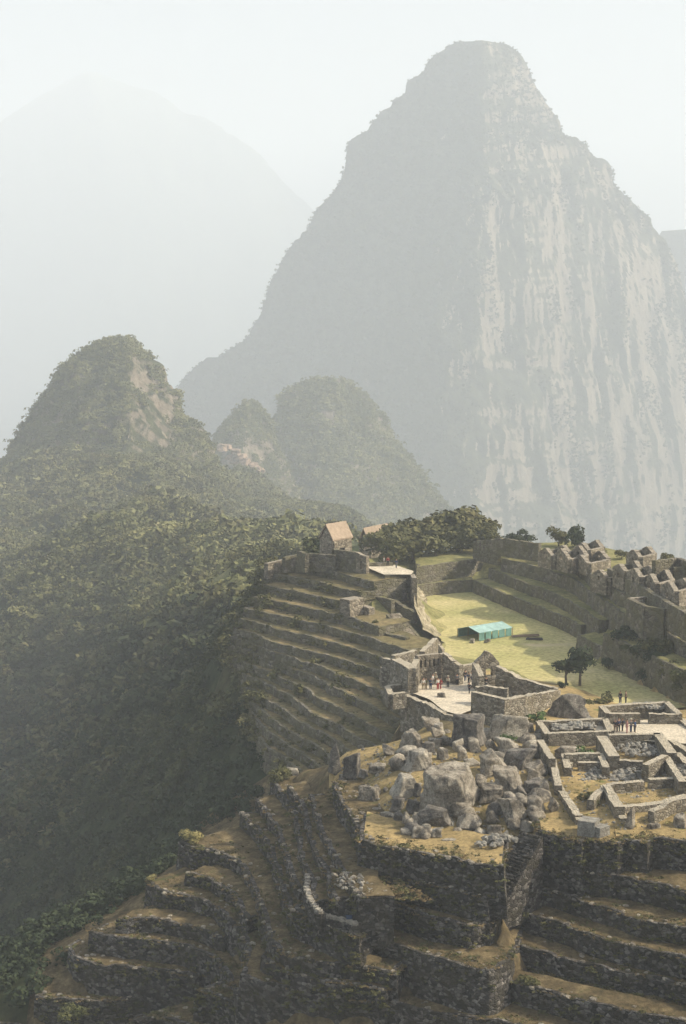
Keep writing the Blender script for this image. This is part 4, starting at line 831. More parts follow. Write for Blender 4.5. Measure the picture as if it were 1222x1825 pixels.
HP, HPn = mountain('mountain_peak', '', 
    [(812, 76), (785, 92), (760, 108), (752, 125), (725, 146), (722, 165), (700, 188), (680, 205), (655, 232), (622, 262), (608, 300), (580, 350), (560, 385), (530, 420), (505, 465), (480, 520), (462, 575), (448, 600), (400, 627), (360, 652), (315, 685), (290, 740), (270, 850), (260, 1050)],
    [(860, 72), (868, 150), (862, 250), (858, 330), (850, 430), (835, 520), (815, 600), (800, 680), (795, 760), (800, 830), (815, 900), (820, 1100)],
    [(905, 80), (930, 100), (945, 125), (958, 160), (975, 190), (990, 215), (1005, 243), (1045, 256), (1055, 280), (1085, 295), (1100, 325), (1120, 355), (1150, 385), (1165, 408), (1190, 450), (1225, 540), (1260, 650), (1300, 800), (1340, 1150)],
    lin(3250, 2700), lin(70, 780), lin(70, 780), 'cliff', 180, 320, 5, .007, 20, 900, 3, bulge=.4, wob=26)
lh = lambda v: 40+v*0
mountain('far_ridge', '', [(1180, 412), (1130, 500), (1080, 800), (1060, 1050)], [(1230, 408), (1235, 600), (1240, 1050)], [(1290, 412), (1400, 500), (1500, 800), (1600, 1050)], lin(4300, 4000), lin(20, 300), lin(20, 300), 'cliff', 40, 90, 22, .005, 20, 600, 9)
mountain('far_mountain', '', [(150, 130), (120, 142), (60, 176), (0, 215), (-200, 330), (-500, 700), (-600, 1000)], [(160, 128), (200, 400), (230, 1000)], [(172, 130), (205, 142), (290, 176), (420, 250), (600, 400), (760, 560), (900, 800), (1000, 1000)], lin(8600, 7600), lin(90, 1300), lin(90, 1300), 'leaf_forest', 90, 160, 90, .0018, 40, 1800, 12)
SP, SPn = mountain('forest_peak', '',
    [(205, 604), (180, 606), (150, 626), (125, 646), (100, 676), (75, 710), (58, 745), (35, 776), (20, 798), (0, 815), (-60, 880), (-120, 1000), (-160, 1200), (-180, 1350)],
    [(218, 600), (236, 640), (234, 700), (228, 780), (216, 860), (214, 950), (225, 1050), (235, 1250)],
    [(230, 602), (246, 626), (266, 640), (285, 655), (292, 688), (310, 706), (326, 740), (350, 762), (374, 788), (405, 850), (460, 920), (520, 1000), (560, 1150)],
    lin(1230, 800), lin(28, 300), lin(28, 270), 'cliff_small', 90, 170, 5, .017, 7, 220, 21)
H1, H1n = mountain('forest_knoll', '', [(434, 716), (420, 730), (396, 764), (384, 790), (360, 850), (330, 960), (320, 1050)], [(440, 714), (436, 770), (430, 830), (430, 1050)], [(446, 716), (462, 722), (482, 746), (492, 800), (530, 880), (600, 1050)],
    lin(1700, 1450), lin(14, 130), lin(14, 130), 'cliff_small', 40, 80, 5, .02, 4, 170, 33)
H2, H2n = mountain('forest_knoll', '', [(560, 676), (520, 690), (500, 704), (485, 760), (470, 850), (450, 1050)], [(588, 672), (590, 760), (585, 850), (590, 1050)], [(620, 678), (650, 704), (680, 745), (702, 790), (742, 830), (768, 880), (810, 935), (860, 1050)],
    lin(1900, 1600), lin(20, 180), lin(20, 180), 'cliff_small', 50, 90, 6, .018, 5, 210, 44)

# ------------------------------------------------------------------ foliage
def crown_tpl(seed, n, leaf, lobes=6, spread=.5):
    rs = np.random.RandomState(seed); c_ = rs.normal(size=(lobes, 3))*np.array([spread, spread, spread*.55]); r = rs.uniform(.38, .62, lobes)
    k = rs.randint(0, lobes, n); d = rs.normal(size=(n, 3)); d /= np.linalg.norm(d, axis=1)[:, None]; d[:, 2] = np.where(rs.rand(n) < .65, np.abs(d[:, 2]), d[:, 2])
    p = c_[k]+d*(r[k]*rs.uniform(.75, 1.08, n))[:, None]
    t = np.cross(d+rs.normal(size=(n, 3))*.5, rs.normal(size=(n, 3))); t /= np.linalg.norm(t, axis=1)[:, None]; b = np.cross(d+rs.normal(size=(n, 3))*.35, t); b /= np.linalg.norm(b, axis=1)[:, None]
    s = leaf*rs.uniform(.6, 1.3, n)[:, None]
    q = np.stack([p-t*s-b*s*.6, p+t*s-b*s*.6, p+t*s+b*s*.6, p-t*s+b*s*.6], 1)
    return q   # n,4,3 for unit crown
TP = {('big', i): crown_tpl(i, 150, .13) for i in range(6)}
TP.update({('mid', i): crown_tpl(20+i, 75, .18) for i in range(6)}); TP.update({('lo', i): crown_tpl(40+i, 26, .30) for i in range(6)})
def crowns(name, pts, sizes, kind, mt, seed=0, label=None, squash=.85):
    rs = np.random.RandomState(seed); out = []; ks = rs.randint(0, 6, len(pts)); an = rs.uniform(0, 6.28, len(pts))
    for i in range(6):
        w = np.where(ks == i)[0]
        if not len(w): continue
        q = TP[(kind, i)]; ca, sa = np.cos(an[w]), np.sin(an[w]); X = q[None, ..., 0]*ca[:, None, None]-q[None, ..., 1]*sa[:, None, None]; Y = q[None, ..., 0]*sa[:, None, None]+q[None, ..., 1]*ca[:, None, None]
        Z = np.broadcast_to(q[None, ..., 2], X.shape)*squash; A_ = np.stack([X, Y, Z], -1)*sizes[w][:, None, None, None]+pts[w][:, None, None, :]; out.append(A_.reshape(-1, 3))
    V = np.concatenate(out); Fc = np.arange(len(V)).reshape(-1, 4)
    o = obj(name, V, Fc, M[mt], kind='stuff', label=label); return o
def scatter_grid(G, n, seed, box, thr=None, nn=None):
    rs = np.random.RandomState(seed); nv, nc, _ = G.shape
    i = rs.randint(0, nv-1, n*6); j = rs.randint(0, nc-1, n*6); a = rs.rand(n*6, 1); b = rs.rand(n*6, 1)
    p = (G[i, j]*(1-a)+G[i, j+1]*a)*(1-b)+(G[i+1, j]*(1-a)+G[i+1, j+1]*a)*b
    ar = np.linalg.norm(np.cross(G[i+1, j]-G[i, j], G[i, j+1]-G[i, j]), axis=1); keep = rs.rand(n*6) < ar/np.percentile(ar, 95)
    x, y = proj(p); keep &= (x > box[0]) & (x < box[2]) & (y > box[1]) & (y < box[3])
    if thr is not None: keep &= thr(p, x, y)
    return p[keep][:n]
# peak and knolls; bare cliff patches stay free of trees
def bare_sp(p, x, y):
    cl = (x > 222) & (x < 308) & (y > 640) & (y < 860) & (x > 230-(y-640)*.06) & (x < 306-(y-780)*.5)
    return ~(cl & (fbm(p, .05, 3, 2) > -.22))
p = scatter_grid(SP, 12500, 1, (-60, 560, 640, 1250), bare_sp)
rs = np.random.RandomState(5)
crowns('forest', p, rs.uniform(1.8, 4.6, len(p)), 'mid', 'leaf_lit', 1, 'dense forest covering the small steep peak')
p = scatter_grid(H1, 3600, 2, (300, 690, 640, 1000), lambda p, x, y: ~((x > 395) & (x < 470) & (y > 792) & (y < 856) & (fbm(p, .08, 3, 2) > -.3)))
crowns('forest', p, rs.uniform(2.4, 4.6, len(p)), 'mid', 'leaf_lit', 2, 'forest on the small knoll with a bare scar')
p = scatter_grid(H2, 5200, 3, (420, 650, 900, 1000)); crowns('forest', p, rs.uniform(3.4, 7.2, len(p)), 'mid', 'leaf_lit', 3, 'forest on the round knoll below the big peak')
p = scatter_grid(HP, 15000, 4, (250, 40, 1260, 980), lambda p, x, y: (x < 880-(y-200)*.08) | (fbm(p*np.array([1, 1, .3]), .03, 4, 8) > .12) | (y < 260)); crowns('forest', p, rs.uniform(3.0, 6.0, len(p)), 'lo', 'leaf_forest', 4, 'sparse forest on the faces of the big peak')
# bare scar on the first knoll
rsx = random.Random(3); ms = MB()
for (sx, sy) in ((398, 797), (408, 801), (416, 806), (424, 812), (432, 816), (440, 822), (448, 826), (456, 832), (464, 840), (460, 848), (420, 818), (412, 812), (446, 838), (436, 828)):
    p = Q(sx+rsx.uniform(-4, 4), sy+rsx.uniform(-4, 4), 1568+rsx.uniform(-6, 6)); v, f = rock_geo(sx, 3, .2, 8); ms.add(v*np.array([rsx.uniform(4, 8), 9, rsx.uniform(2.5, 5)])+p, f)
obj('landslide_scar', ms.v, ms.f, M['soil'], kind='structure')
# valley forest on the left slope
rs = np.random.RandomState(11); n = 170000
X = rs.uniform(-300, 80, n); Y = rs.uniform(125, 1350, n); Z = gz(X, Y); pt = np.c_[X, Y, Z]; px, py = proj(pt)
keep = (px > -120) & (px < 900) & (py < 1900) & (py > 780)
edge = np.interp(py, [780, 900, 985, 1000, 1060, 1120, 1200, 1300, 1400, 1440, 1500, 1560, 1640, 1700, 1780, 1850], [800, 760, 560, 475, 450, 425, 425, 450, 470, 455, 352, 292, 190, 138, 75, -10])
keep &= px < edge+8*fbm(pt, .1, 2, 4)
front = (Y < 200) & (px > 60); keep &= ~((Z > -12) & (Y < 240)); keep &= ~((Y < 172) & (px > 40)); keep &= ~((px > 305) & (px < 430) & (py > 1014) & (py < 1050) & (pt[:, 1] > 300) & (fbm(pt, .03, 2, 8) > -.3)); pt = pt[keep]; rr = rs.rand(len(pt)); pt = pt[rr < .42]
print('valley crowns', len(pt))
nr2 = pt[:, 1] < 330
pn = pt[nr2]+np.array([0, 0, .6]); sn = rs.uniform(1.0, 2.6, nr2.sum()); lowp = pn[:, 1] < 262
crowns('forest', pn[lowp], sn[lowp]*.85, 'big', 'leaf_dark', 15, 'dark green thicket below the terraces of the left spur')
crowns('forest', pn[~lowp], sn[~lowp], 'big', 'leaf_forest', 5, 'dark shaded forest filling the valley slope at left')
tall = fbm(pt, .02, 3, 91)[~nr2]
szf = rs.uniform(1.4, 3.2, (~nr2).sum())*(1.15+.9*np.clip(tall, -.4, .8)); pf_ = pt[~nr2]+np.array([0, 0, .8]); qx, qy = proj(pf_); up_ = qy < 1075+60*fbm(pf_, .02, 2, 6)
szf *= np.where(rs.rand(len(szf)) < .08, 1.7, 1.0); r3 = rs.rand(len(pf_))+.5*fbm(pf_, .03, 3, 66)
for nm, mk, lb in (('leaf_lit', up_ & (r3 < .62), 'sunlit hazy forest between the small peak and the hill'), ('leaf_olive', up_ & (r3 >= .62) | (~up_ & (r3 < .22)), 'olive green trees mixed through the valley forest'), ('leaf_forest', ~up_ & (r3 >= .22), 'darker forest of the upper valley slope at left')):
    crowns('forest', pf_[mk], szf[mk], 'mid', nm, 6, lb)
# shrubs
def shrub(px, py, r, lab, mt='leaf_shrub', z=None, grp=None, name='shrub', trunk=False, squash=.8, seed=None, H=None):
    p = hit(px, py) if z is None else P(px, py, z); seed = seed if seed is not None else int(px*3+py) % 997
    g = thing(name, lab, name.replace('_', ' ') if name != 'shrub' else 'shrub', p, grp); H = H if H is not None else (r*1.6 if trunk else r*.45)
    q = crown_tpl(seed, int(1100 if r > 1.2 else 420), (.10 if trunk else .08) if r > 1.2 else .11, 11 if trunk else 8, .42)
    V = q.reshape(-1, 3)*np.array([r, r, r*squash])+p+np.array([0, 0, H]); obj('crown', V, np.arange(len(V)).reshape(-1, 4), M[mt], g)
    mb = MB(); rsd = random.Random(seed)
    if trunk:
        f_ = p+np.array([rsd.uniform(-.2, .2), 0, H*.5]); mb.tube([p-np.array([0, 0, .3]), f_, p+np.array([.1, 0, H*.95])], [.16*r**.5, .12*r**.5, .05], 7)
        for k in range(4):
            an = rsd.uniform(0, 6.28); mb.tube([f_, f_+np.array([math.cos(an)*r*.3, math.sin(an)*r*.3, H*.3]), f_+np.array([math.cos(an)*r*.6, math.sin(an)*r*.6, H*.55])], [.08, .05, .02], 5)
        obj('trunk', mb.v, mb.f, M['bark'], g)
    else:
        for k in range(5):
            an = rsd.uniform(0, 6.28); mb.tube([p-np.array([0, 0, .2]), p+np.array([math.cos(an)*r*.4, math.sin(an)*r*.4, r*.6])], [.04, .015], 5)
        obj('stems', mb.v, mb.f, M['bark'], g)
    return g
gt = 'trees at the near edge of the lawn'
shrub(1033, 1222, 2.3, 'right one of the two dark trees on the lawn, taller', 'leaf_dark', 0.0, gt, 'tree', True, .95, 5, 3.4)
shrub(1009, 1220, 1.9, 'left one of the two dark trees on the lawn, lower', 'leaf_dark', 0.0, gt, 'tree', True, .7, 8, 2.6)
shrub(1028, 988, 2.1, 'round dark tree on the ridge behind the gabled houses', 'leaf_dark', 8, None, 'tree', True, 1.1, 9, 3.2)
shrub(995, 984, 1.9, 'thin hazy tree left of the round dark tree on the ridge', 'leaf_shrub', 8, None, 'tree', True, 1.0, 10, 3.0)
shrub(1066, 988, 1.3, 'small bush on the ridge right of the round tree', 'leaf_shrub', 9); shrub(1108, 994, 1.3, 'small bush behind the right hand row of gables', 'leaf_shrub', 9.5)
shrub(1190, 1004, 1.6, 'bush on the ridge behind the bright rimmed enclosure', 'leaf_shrub', 10); shrub(928, 968, 2.4, 'low wide bush on the ridge left of the two ridge trees', 'leaf_dark', 8); shrub(905, 966, 1.8, 'bush beside the hazy ridge wall', 'leaf_dark', 8)
k = 0
gb = 'dark trees behind the far end of the lawn'
spots = [(690, 985, 3.2, 6), (715, 975, 3.6, 6), (740, 968, 3.8, 6), (765, 962, 3.6, 7), (790, 960, 3.6, 7), (815, 955, 3.6, 7), (835, 948, 3.4, 8), (855, 955, 2.8, 8), (700, 1000, 2.6, 6), (735, 990, 3.0, 6), (775, 985, 2.8, 6), (815, 978, 2.6, 6), (845, 972, 2.2, 7), (872, 965, 2.0, 8)]
for (x, y, r, z) in spots:
    lab = '%s tree %s beyond the lawn' % (('broad dark', 'rounded dark', 'bushy dark')[k % 3], ('just right of the farther hut', 'second from the farther hut', 'third from the farther hut', 'fourth from the farther hut', 'fifth from the farther hut', 'sixth from the farther hut', 'highest of the row', 'last of the row', 'low by the hut', 'second low one', 'third low one', 'fourth low one', 'fifth low one', 'at the foot of the ridge wall')[k])
    shrub(x, y+4, r*1.35, lab, ('leaf_olive', 'leaf_shrub')[k % 2], z, gb, 'tree', True, .8, 60+k, r*.75); k += 1
gq = 'bushes on the slope right of the lawn'
sl_ = ['nearest the lawn corner', 'below the ledge', 'under the bright rimmed enclosure', 'in the middle of the slope', 'right of the middle of the slope', 'lower right', 'at the photo edge', 'above the grass strip', 'left of the broken wall', 'just above the enclosure with rubble', 'low by the two trees', 'darkest, under the broken wall']
for i, (x, y, r, z) in enumerate([(1090, 1150, 1.6, 3), (1110, 1140, 1.7, 4.6), (1150, 1135, 2.0, 4.6), (1135, 1170, 2.0, 3.5), (1170, 1180, 2.0, 3.5), (1195, 1205, 2.0, 2.5), (1222, 1215, 2.0, 3), (1150, 1208, 1.5, 1), (1190, 1150, 2.0, 5), (1215, 1232, 1.6, 1.5), (1085, 1190, 1.4, .3), (1180, 1165, 2.2, 4.5)]):
    shrub(x, y, r, 'dark tangled bush %s, right of the lawn' % sl_[i], ('leaf_forest', 'leaf_dark', 'leaf_shrub')[i % 3], z, gq)
shrub(1050, 1262, 1.3, 'green bush behind the wide dark outcrop', 'leaf_shrub', 1.0); shrub(1070, 1258, 1.2, 'bush left of the two people behind the enclosure', 'leaf_shrub', 1.0); shrub(1085, 1250, 1.0, 'low bush on the lawn edge by the two people', 'leaf_shrub', .5)
shrub(1002, 1226, .8, 'small dark bush at the corner of the long sunlit wall', 'leaf_dark', .6); shrub(957, 1288, 1.2, 'fresh green plants left of the left low enclosure', 'leaf_green'); shrub(1040, 1352, 1.1, 'green plant growing on the boulder behind the small rooms', 'leaf_green', 2.0)
shrub(1050, 1436, 1.3, 'brown round bush by the dark triangular wall', 'leaf_shrub', .4); shrub(500, 1392, 1.6, 'round dark bush on the left terrace tip', 'leaf_shrub', -6.0); shrub(345, 1500, 1.3, 'pale yellow grass tuft on the spur terrace', 'leaf_pale', -10.6)
shrub(270, 1570, .7, 'small orange tuft on the rounded spur end', 'leaf_pale', -13.6); shrub(905, 1322, .9, 'green grass clump beside the pale leaning boulder', 'leaf_green')
shrub(908, 1640, 1.3, 'bush at the foot of the dark staircase', 'leaf_shrub', -8.2); shrub(940, 1752, 1.0, 'small bush on the overgrown ledge at the bottom right', 'leaf_shrub', -11.2); shrub(676, 1750, 1.2, 'bush below the curved ledge', 'leaf_shrub', -13.2)
gy_ = 'bushes along the bottom edge'
for i, (x, y, r, z, s) in enumerate([(665, 1800, 2.2, -16.5, 'widest, in the middle'), (700, 1790, 1.8, -15.6, 'right of the widest one'), (640, 1770, 1.2, -13.2, 'above the widest one'), (600, 1818, 1.6, -17.5, 'left of the widest one'), (760, 1815, 1.7, -17.5, 'right at the photo edge'), (130, 1815, 1.4, -24, 'green, near the left corner'), (860, 1830, 1.6, -18, 'at the right of the middle')]):
    shrub(x, y, r, 'shaded bush along the bottom edge, %s' % s, ('leaf_shrub', 'leaf_forest')[i % 2], z, gy_)
# tangled growth on the shaded hill terraces
rs = np.random.RandomState(17); pts = []; sz = []
for t in TER:
    if t[0] != 'wt': continue
    ln = resample(t[2], 60)
    for q in ln:
        if rs.rand() < .9:
            p = P(q[0]+rs.uniform(-6, 6), q[1]+rs.uniform(-3, 3), t[3]); p[1] += rs.uniform(-.5, 2.5); pts.append(p-np.array([0, 0, rs.uniform(0, 1.2)])); sz.append(rs.uniform(.25, .7+.8*(rs.rand() < .12)))
pl = []; sl2 = []
for t in TER:
    if t[0] != 'wt': continue
    ln = resample(t[2], 60)
    for i_ in range(11):
        if rs.rand() < .75-.05*i_:
            p = P(ln[i_][0]-rs.uniform(0, 14), ln[i_][1]+rs.uniform(-4, 4), t[3]-rs.uniform(.2, 1.8)); pl.append(p); sl2.append(rs.uniform(.7, 2.0))
crowns('undergrowth', np.array(pl), np.array(sl2), 'big', 'leaf_olive', 17, 'bushes spilling over the left ends of the shaded hill terraces')
crowns('undergrowth', np.array(pts), np.array(sz), 'mid', 'leaf_shrub', 7, 'low tangled plants growing on the shaded hill terraces')
# grass tufts and plants of the foreground terraces
pts = []; sz = []
for t in TER:
    if t[7] != 'wall_near': continue
    bn = np.array([*t[5], 0.]); bn /= np.linalg.norm(bn); L = resample(t[2], 200)
    for q in L:
        for _ in range(4):
            p = P(q[0], q[1], t[3])+bn*rs.uniform(.1, 6); p[0] += rs.uniform(-.3, .3); pts.append(p); sz.append(rs.uniform(.08, .30+.35*(rs.rand() < .08)))
        if rs.rand() < .3:
            p = P(q[0], q[1], t[3])-bn*.25; p[2] -= rs.uniform(.2, 2.5); pts.append(p); sz.append(rs.uniform(.15, .5))
crowns('grass_tufts', np.array(pts), np.array(sz), 'lo', 'leaf_shrub', 8, 'dry grass tufts and weeds on the foreground terraces', .6)
pts = []; sz = []
for t in TER:
    if t[7] != 'wall_near': continue
    bn = np.array([*t[5], 0.]); bn /= np.linalg.norm(bn)
    for q in resample(t[2], 150):
        for _ in range(5):
            p = P(q[0], q[1], t[3])+bn*rs.uniform(.0, 7); p[0] += rs.uniform(-.5, .5); pts.append(p); sz.append(rs.uniform(.10, .34))
crowns('grass_tufts', np.array(pts), np.array(sz), 'lo', 'tuft_brown', 18, 'brown dry grass covering the foreground terraces', .55)
mbs = MB(); rsd = random.Random(5)
for t in TER:
    if t[7] != 'wall_near' or t[3] > -1: continue
    bn = np.array([*t[5], 0.]); bn /= np.linalg.norm(bn); L_ = resample(t[2], 120)
    for _ in range(22):
        q = L_[rsd.randrange(120)]; p = P(q[0], q[1], t[3])+bn*rsd.uniform(-.1, 4)*rsd.random(); v, f = protos[rsd.randrange(5)]; s_ = rsd.uniform(.10, .34); mbs.add(v*np.array([s_*1.3, s_, s_*.7])+p+np.array([0, 0, .08]), f)
obj('rubble', mbs.v, mbs.f, M['rock'], kind='stuff', label='fallen stones strewn over the foreground terraces')
# dry tufts on the boulder field
pts = []; sz = []
for _ in range(900):
    p = hit(rs.uniform(600, 1222), rs.uniform(1310, 1500)); pts.append(p); sz.append(rs.uniform(.1, .32))
crowns('grass_tufts', np.array(pts), np.array(sz), 'lo', 'leaf_pale', 9, 'dry yellow grass tufts between the boulders', .6)
# hillside the photographer stands on: only its brown edge reaches the lower right corner
def mound(name, ctr, sz, mt, seed, sub=6):
    v, f = rock_geo(seed, sub, .25, 9, False); return obj(name, v*np.array(sz)+np.array(ctr), f, M[mt], kind='structure', smooth=True)
mound('near_hillside', (25.3, 82, 10), (9.0, 12, 14.0), 'mound', 77)
mound('shading_hill', (94, 133, 10), (50, 29, 66), 'mound', 78)  # unseen hill added at the right to shade the foreground terraces

# ------------------------------------------------------------------ people
def skin_mesh(name, verts, edges, radii, sub=1):
    m = bpy.data.meshes.new(name); m.from_pydata([tuple(v) for v in verts], edges, []); o = bpy.data.objects.new(name, m); COL.objects.link(o)
    md = o.modifiers.new('skin', 'SKIN'); md.branch_smoothing = .3; sv = m.skin_vertices[0].data
    for i, r in enumerate(radii): sv[i].radius = (r, r) if not isinstance(r, tuple) else r; sv[i].use_root = (i == 0)
    o.modifiers.new('sub', 'SUBSURF').levels = sub; o.modifiers['sub'].render_levels = sub
    dg = bpy.context.evaluated_depsgraph_get(); dg.update(); me = bpy.data.meshes.new_from_object(o.evaluated_get(dg)); me.name = name
    bpy.data.objects.remove(o); me.materials.clear(); me.materials.append(None)
    me.polygons.foreach_set('use_smooth', [True]*len(me.polygons)); return me
def person_meshes(pose):
    # pelvis root; standing figure 1.70 m
    st = .09 if pose != 'stride' else .2
    V = [(0, 0, .93), (0, 0, 1.12), (0, 0, 1.34), (0, 0, 1.47), (0, -.01, 1.56), (0, -.015, 1.64), (0, -.01, 1.70)]; R = [(.14, .10), (.125, .09), (.15, .10), (.055, .055), (.075, .085), (.08, .095), (.045, .05)]
    E = [(i, i+1) for i in range(6)]
    def ch(start, pts, rs_):
        s = start
        for p_, r_ in zip(pts, rs_): V.append(p_); R.append(r_); E.append((s, len(V)-1)); s = len(V)-1
        return s
    for sg in (-1, 1):
        fwd = 0 if pose == 'stand' else (.16*sg if pose == 'stride' else 0)
        ch(0, [(sg*.10, 0, .86), (sg*.11, -fwd*.6, .48), (sg*.12, -fwd if sg > 0 else -fwd, .09), (sg*.13, -fwd-.14, .03)], [.095, .065, .045, .035])
        if pose == 'point' and sg > 0: arm = [(sg*.20, 0, 1.38), (sg*.38, -.16, 1.36), (sg*.52, -.34, 1.42), (sg*.56, -.40, 1.43)]
        elif pose == 'stride': arm = [(sg*.20, 0, 1.38), (sg*.25, .10*sg, 1.12), (sg*.26, .02*sg-.12, .92), (sg*.26, .02*sg-.15, .86)]
        elif pose == 'hips': arm = [(sg*.20, 0, 1.38), (sg*.34, .04, 1.14), (sg*.20, -.10, 1.00), (sg*.17, -.12, .97)]
        else: arm = [(sg*.20, 0, 1.38), (sg*.25, .01, 1.12), (sg*.26, -.06, .88), (sg*.26, -.08, .82)]
        h = ch(2, arm, [.055, .043, .028, .030]); b = np.array(V[h]); d = b-np.array(V[h-1]); d /= np.linalg.norm(d); sd = np.array([0, 1., 0]) if abs(d[2]) > .6 else np.array([0, 0, 1.])
        for q in range(4): ch(h, [tuple(b+d*.045+sd*(q-1.5)*.019), tuple(b+d*(.085+.008*(q in (1, 2)))+sd*(q-1.5)*.02+np.array([-sg*.012, 0, 0]))], [.009, .007])
        ch(h, [tuple(b+sd*-.035+d*.015), tuple(b-sd*.045+d*.045)], [.010, .008])
    # nose, ears
    ch(5, [(0, -.115, 1.60)], [.014]); 
    for sg in (-1, 1): ch(5, [(sg*.088, 0, 1.61)], [.014])
    body = skin_mesh('person', V, E, R)
    def sub_(ids_pts, rad, edges): return skin_mesh('part', ids_pts, edges, rad)
    arms = []; tv = [(0, 0, .94), (0, 0, 1.12), (0, 0, 1.36), (0, 0, 1.45)]; tr = [(.165, .125), (.15, .115), (.175, .125), (.075, .07)]; te = [(0, 1), (1, 2), (2, 3)]
    ai = [i for i, v in enumerate(V) if abs(abs(v[0])-.20) < 1e-6 and abs(v[2]-1.38) < 1e-6]
    for a in ai:
        s = 2
        for k_, r_ in zip(range(3), (.07, .058, .042)): tv.append(V[a+k_]); tr.append(r_); te.append((s, len(tv)-1)); s = len(tv)-1
    jacket = sub_(tv, tr, te)
    li = [i for i, v in enumerate(V) if abs(abs(v[0])-.10) < 1e-6 and abs(v[2]-.86) < 1e-6]; tv = [(0, 0, .95)]; tr = [(.155, .115)]; te = []
    for a in li:
        s = 0
        for k_, r_ in zip(range(3), (.11, .082, .062)): tv.append(V[a+k_]); tr.append(r_); te.append((s, len(tv)-1)); s = len(tv)-1
    trou = sub_(tv, tr, te)
    hair = sub_([(0, .02, 1.60), (0, .012, 1.68), (0, .0, 1.725)], [(.092, .085), (.09, .098), (.05, .06)], [(0, 1), (1, 2)])
    pack = sub_([(0, .17, 1.05), (0, .18, 1.2), (0, .16, 1.38)], [(.13, .09), (.14, .10), (.10, .07)], [(0, 1), (1, 2)])
    hat = MB(); hat.tube([(0, 0, 1.68), (0, 0, 1.695), (0, 0, 1.70), (0, 0, 1.78), (0, 0, 1.79)], [.19, .19, .10, .09, .03], 14); hm = mesh('hat', hat.v, hat.f); hm.materials.append(None)
    return dict(person=body, jacket=jacket, trousers=trou, hair=hair, backpack=pack, hat=hm)
PM = {k_: person_meshes(k_) for k_ in ('stand', 'stride', 'hips', 'point')}
def person(px, py, z, pose, jc, tc_, lab, grp, extra=(), hgt=1.0, rz=None, hair='hair'):
    p = P(px, py, z); mm = PM[pose]; rz = random.uniform(0, 6.28) if rz is None else rz
    def mk(n_, me, mt, par=None):
        o = bpy.data.objects.new(n_, me); COL.objects.link(o); o.material_slots[0].link = 'OBJECT'; o.material_slots[0].material = mt; o.parent = par; return o
    o = mk('person', mm['person'], M['skin']); o.location = p; o.rotation_euler = (0, 0, rz); o.scale = (hgt,)*3; tag(o, lab, 'person', grp)
    mk('jacket', mm['jacket'], CL[jc], o); mk('trousers', mm['trousers'], CL[tc_], o)
    if 'hat' in extra: mk('hat', mm['hat'], CL['cream'], o)
    else: mk('hair', mm['hair'], M['hair'], o)
    if 'pack' in extra: mk('backpack', mm['backpack'], CL['navy' if jc != 'navy' else 'red'], o)
ga, gb_, gc, gd = 'visitors on the sandy court', 'crowd at the right end of the sandy court', 'visitors on the pale terrace', 'visitors on the hilltop'
zc = 3.05
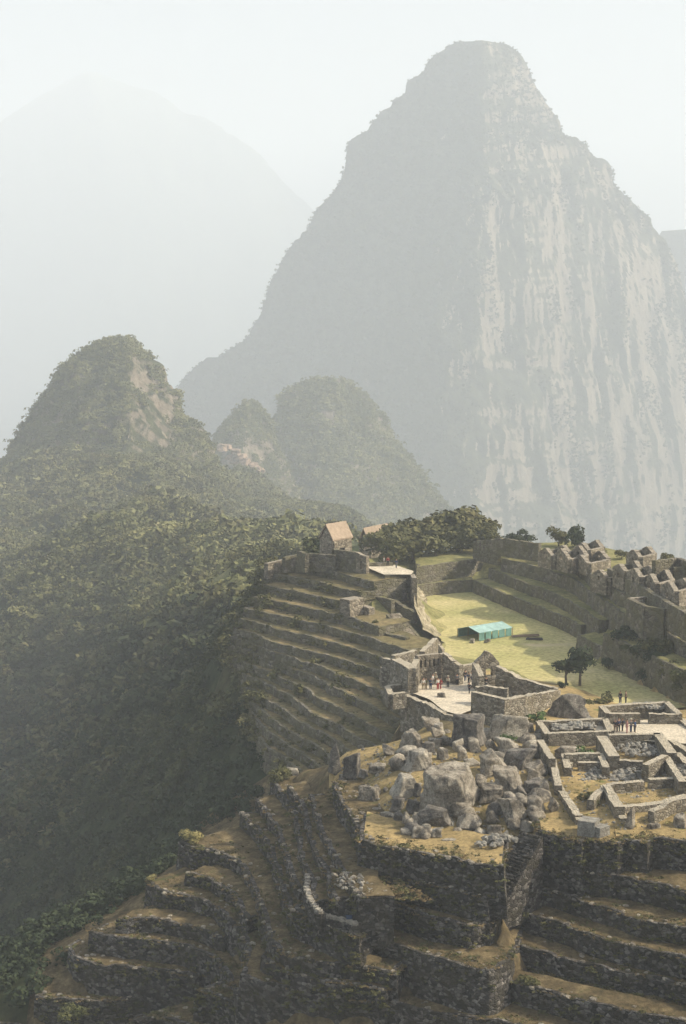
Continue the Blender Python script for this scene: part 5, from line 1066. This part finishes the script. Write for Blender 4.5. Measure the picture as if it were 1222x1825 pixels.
for a in [(731, 1231, 'stand', 'red', 'black', 'person in red at the left end of the sandy court', ga), (736, 1227, 'stride', 'brown', 'grey', 'person in brown next to the one in red by the parapet', ga),
          (754, 1230, 'stand', 'white', 'khaki', 'person in white at the left of the middle group', ga), (759, 1229, 'hips', 'olive', 'khaki', 'person in olive close to the one in white', ga), (767, 1229, 'stand', 'grey', 'navy', 'person in grey jacket and dark trousers in the middle group', ga),
          (771, 1222, 'stand', 'white', 'grey', 'person in white standing behind the middle group', ga), (776, 1221, 'point', 'cream', 'khaki', 'person in cream pointing behind the middle group', ga), (780, 1230, 'stand', 'white', 'red', 'person in white top and red trousers', ga),
          (785, 1229, 'stride', 'red', 'red', 'person all in red at the right of the middle group', ga), (798, 1226, 'stand', 'cream', 'black', 'person in cream top and black trousers standing alone', ga), (814, 1222, 'hips', 'grey', 'black', 'person in grey facing the gap in the walls', ga), (836, 1237, 'stride', 'black', 'black', 'person in black by the corner of the windowed building', ga),
          (829, 1215, 'stand', 'black', 'navy', 'leftmost of the crowd, dressed in black', gb_), (835, 1219, 'stand', 'grey', 'black', 'person in grey at the left of the crowd', gb_), (840, 1217, 'stand', 'white', 'black', 'person in white at the back of the crowd', gb_), (843, 1223, 'hips', 'navy', 'red', 'person in navy and red at the front of the crowd', gb_),
          (848, 1222, 'stand', 'khaki', 'brown', 'person in khaki in the middle of the crowd', gb_), (852, 1224, 'stand', 'red', 'black', 'person in red at the front of the crowd', gb_), (857, 1222, 'stand', 'cream', 'grey', 'person in cream right of the middle of the crowd', gb_), (861, 1225, 'stride', 'brown', 'black', 'person in brown at the right of the crowd', gb_), (866, 1227, 'stand', 'black', 'grey', 'rightmost of the crowd by the low wall', gb_)]:
    person(a[0], a[1], zc, a[2], a[3], a[4], a[5], a[6], ('hat',) if a[3] in ('cream', 'khaki') else (('pack',) if a[3] in ('grey', 'olive') else ()), random.uniform(.96, 1.04))
for a in [(1096, 1306, 2.55, 'stand', 'black', 'brown', 'tall person in black at the left of the group of six', gc), (1102, 1305, 2.55, 'stand', 'navy', 'black', 'person in navy second from left in the group of six', gc), (1109, 1304, 2.55, 'hips', 'black', 'black', 'person in black third from left in the group of six', gc),
          (1117, 1307, 2.55, 'stand', 'pink', 'pink', 'person in pink in the group of six', gc), (1124, 1306, 2.55, 'point', 'grey', 'navy', 'person with a pale hat in the group of six', gc), (1131, 1306, 2.55, 'stand', 'blue', 'black', 'person in blue at the right of the group of six', gc),
          (1105, 1254, 1.2, 'stand', 'black', 'navy', 'taller person in black behind the long low enclosure', 'pair behind the long enclosure'), (1115, 1254, 1.2, 'stand', 'brown', 'black', 'shorter person in brown behind the long low enclosure', 'pair behind the long enclosure'),
          (684, 1008, 9.85, 'stand', 'white', 'grey', 'person in white on the hilltop path', gd), (691, 1009, 9.85, 'stand', 'red', 'black', 'person in red on the hilltop path', gd), (706, 1013, 9.85, 'hips', 'navy', 'grey', 'person in navy at the edge of the hilltop path', gd)]:
    person(*a[:3], *a[3:], ('hat',) if 'hat' in a[6] else (('pack',) if a[4] == 'black' and a[0] > 1100 else ()), random.uniform(.98, 1.06))

# ------------------------------------------------------------------ haze: the air
mh = bpy.data.materials.new('haze_air'); mh.use_nodes = True; nt = mh.node_tree; nt.nodes.clear()
pv = nt.nodes.new('ShaderNodeVolumePrincipled'); pv.inputs['Density'].default_value = HAZE_DENSITY; pv.inputs['Color'].default_value = (*HAZE_COLOR, 1); pv.inputs['Anisotropy'].default_value = 0.0
ou = nt.nodes.new('ShaderNodeOutputMaterial'); nt.links.new(pv.outputs[0], ou.inputs['Volume'])
mb = MB(); mb.box((0, 5400, 487), (13000, 13400, 1826)); obj('haze', mb.v, mb.f, mh, kind='stuff', label='pale haze filling the valley')
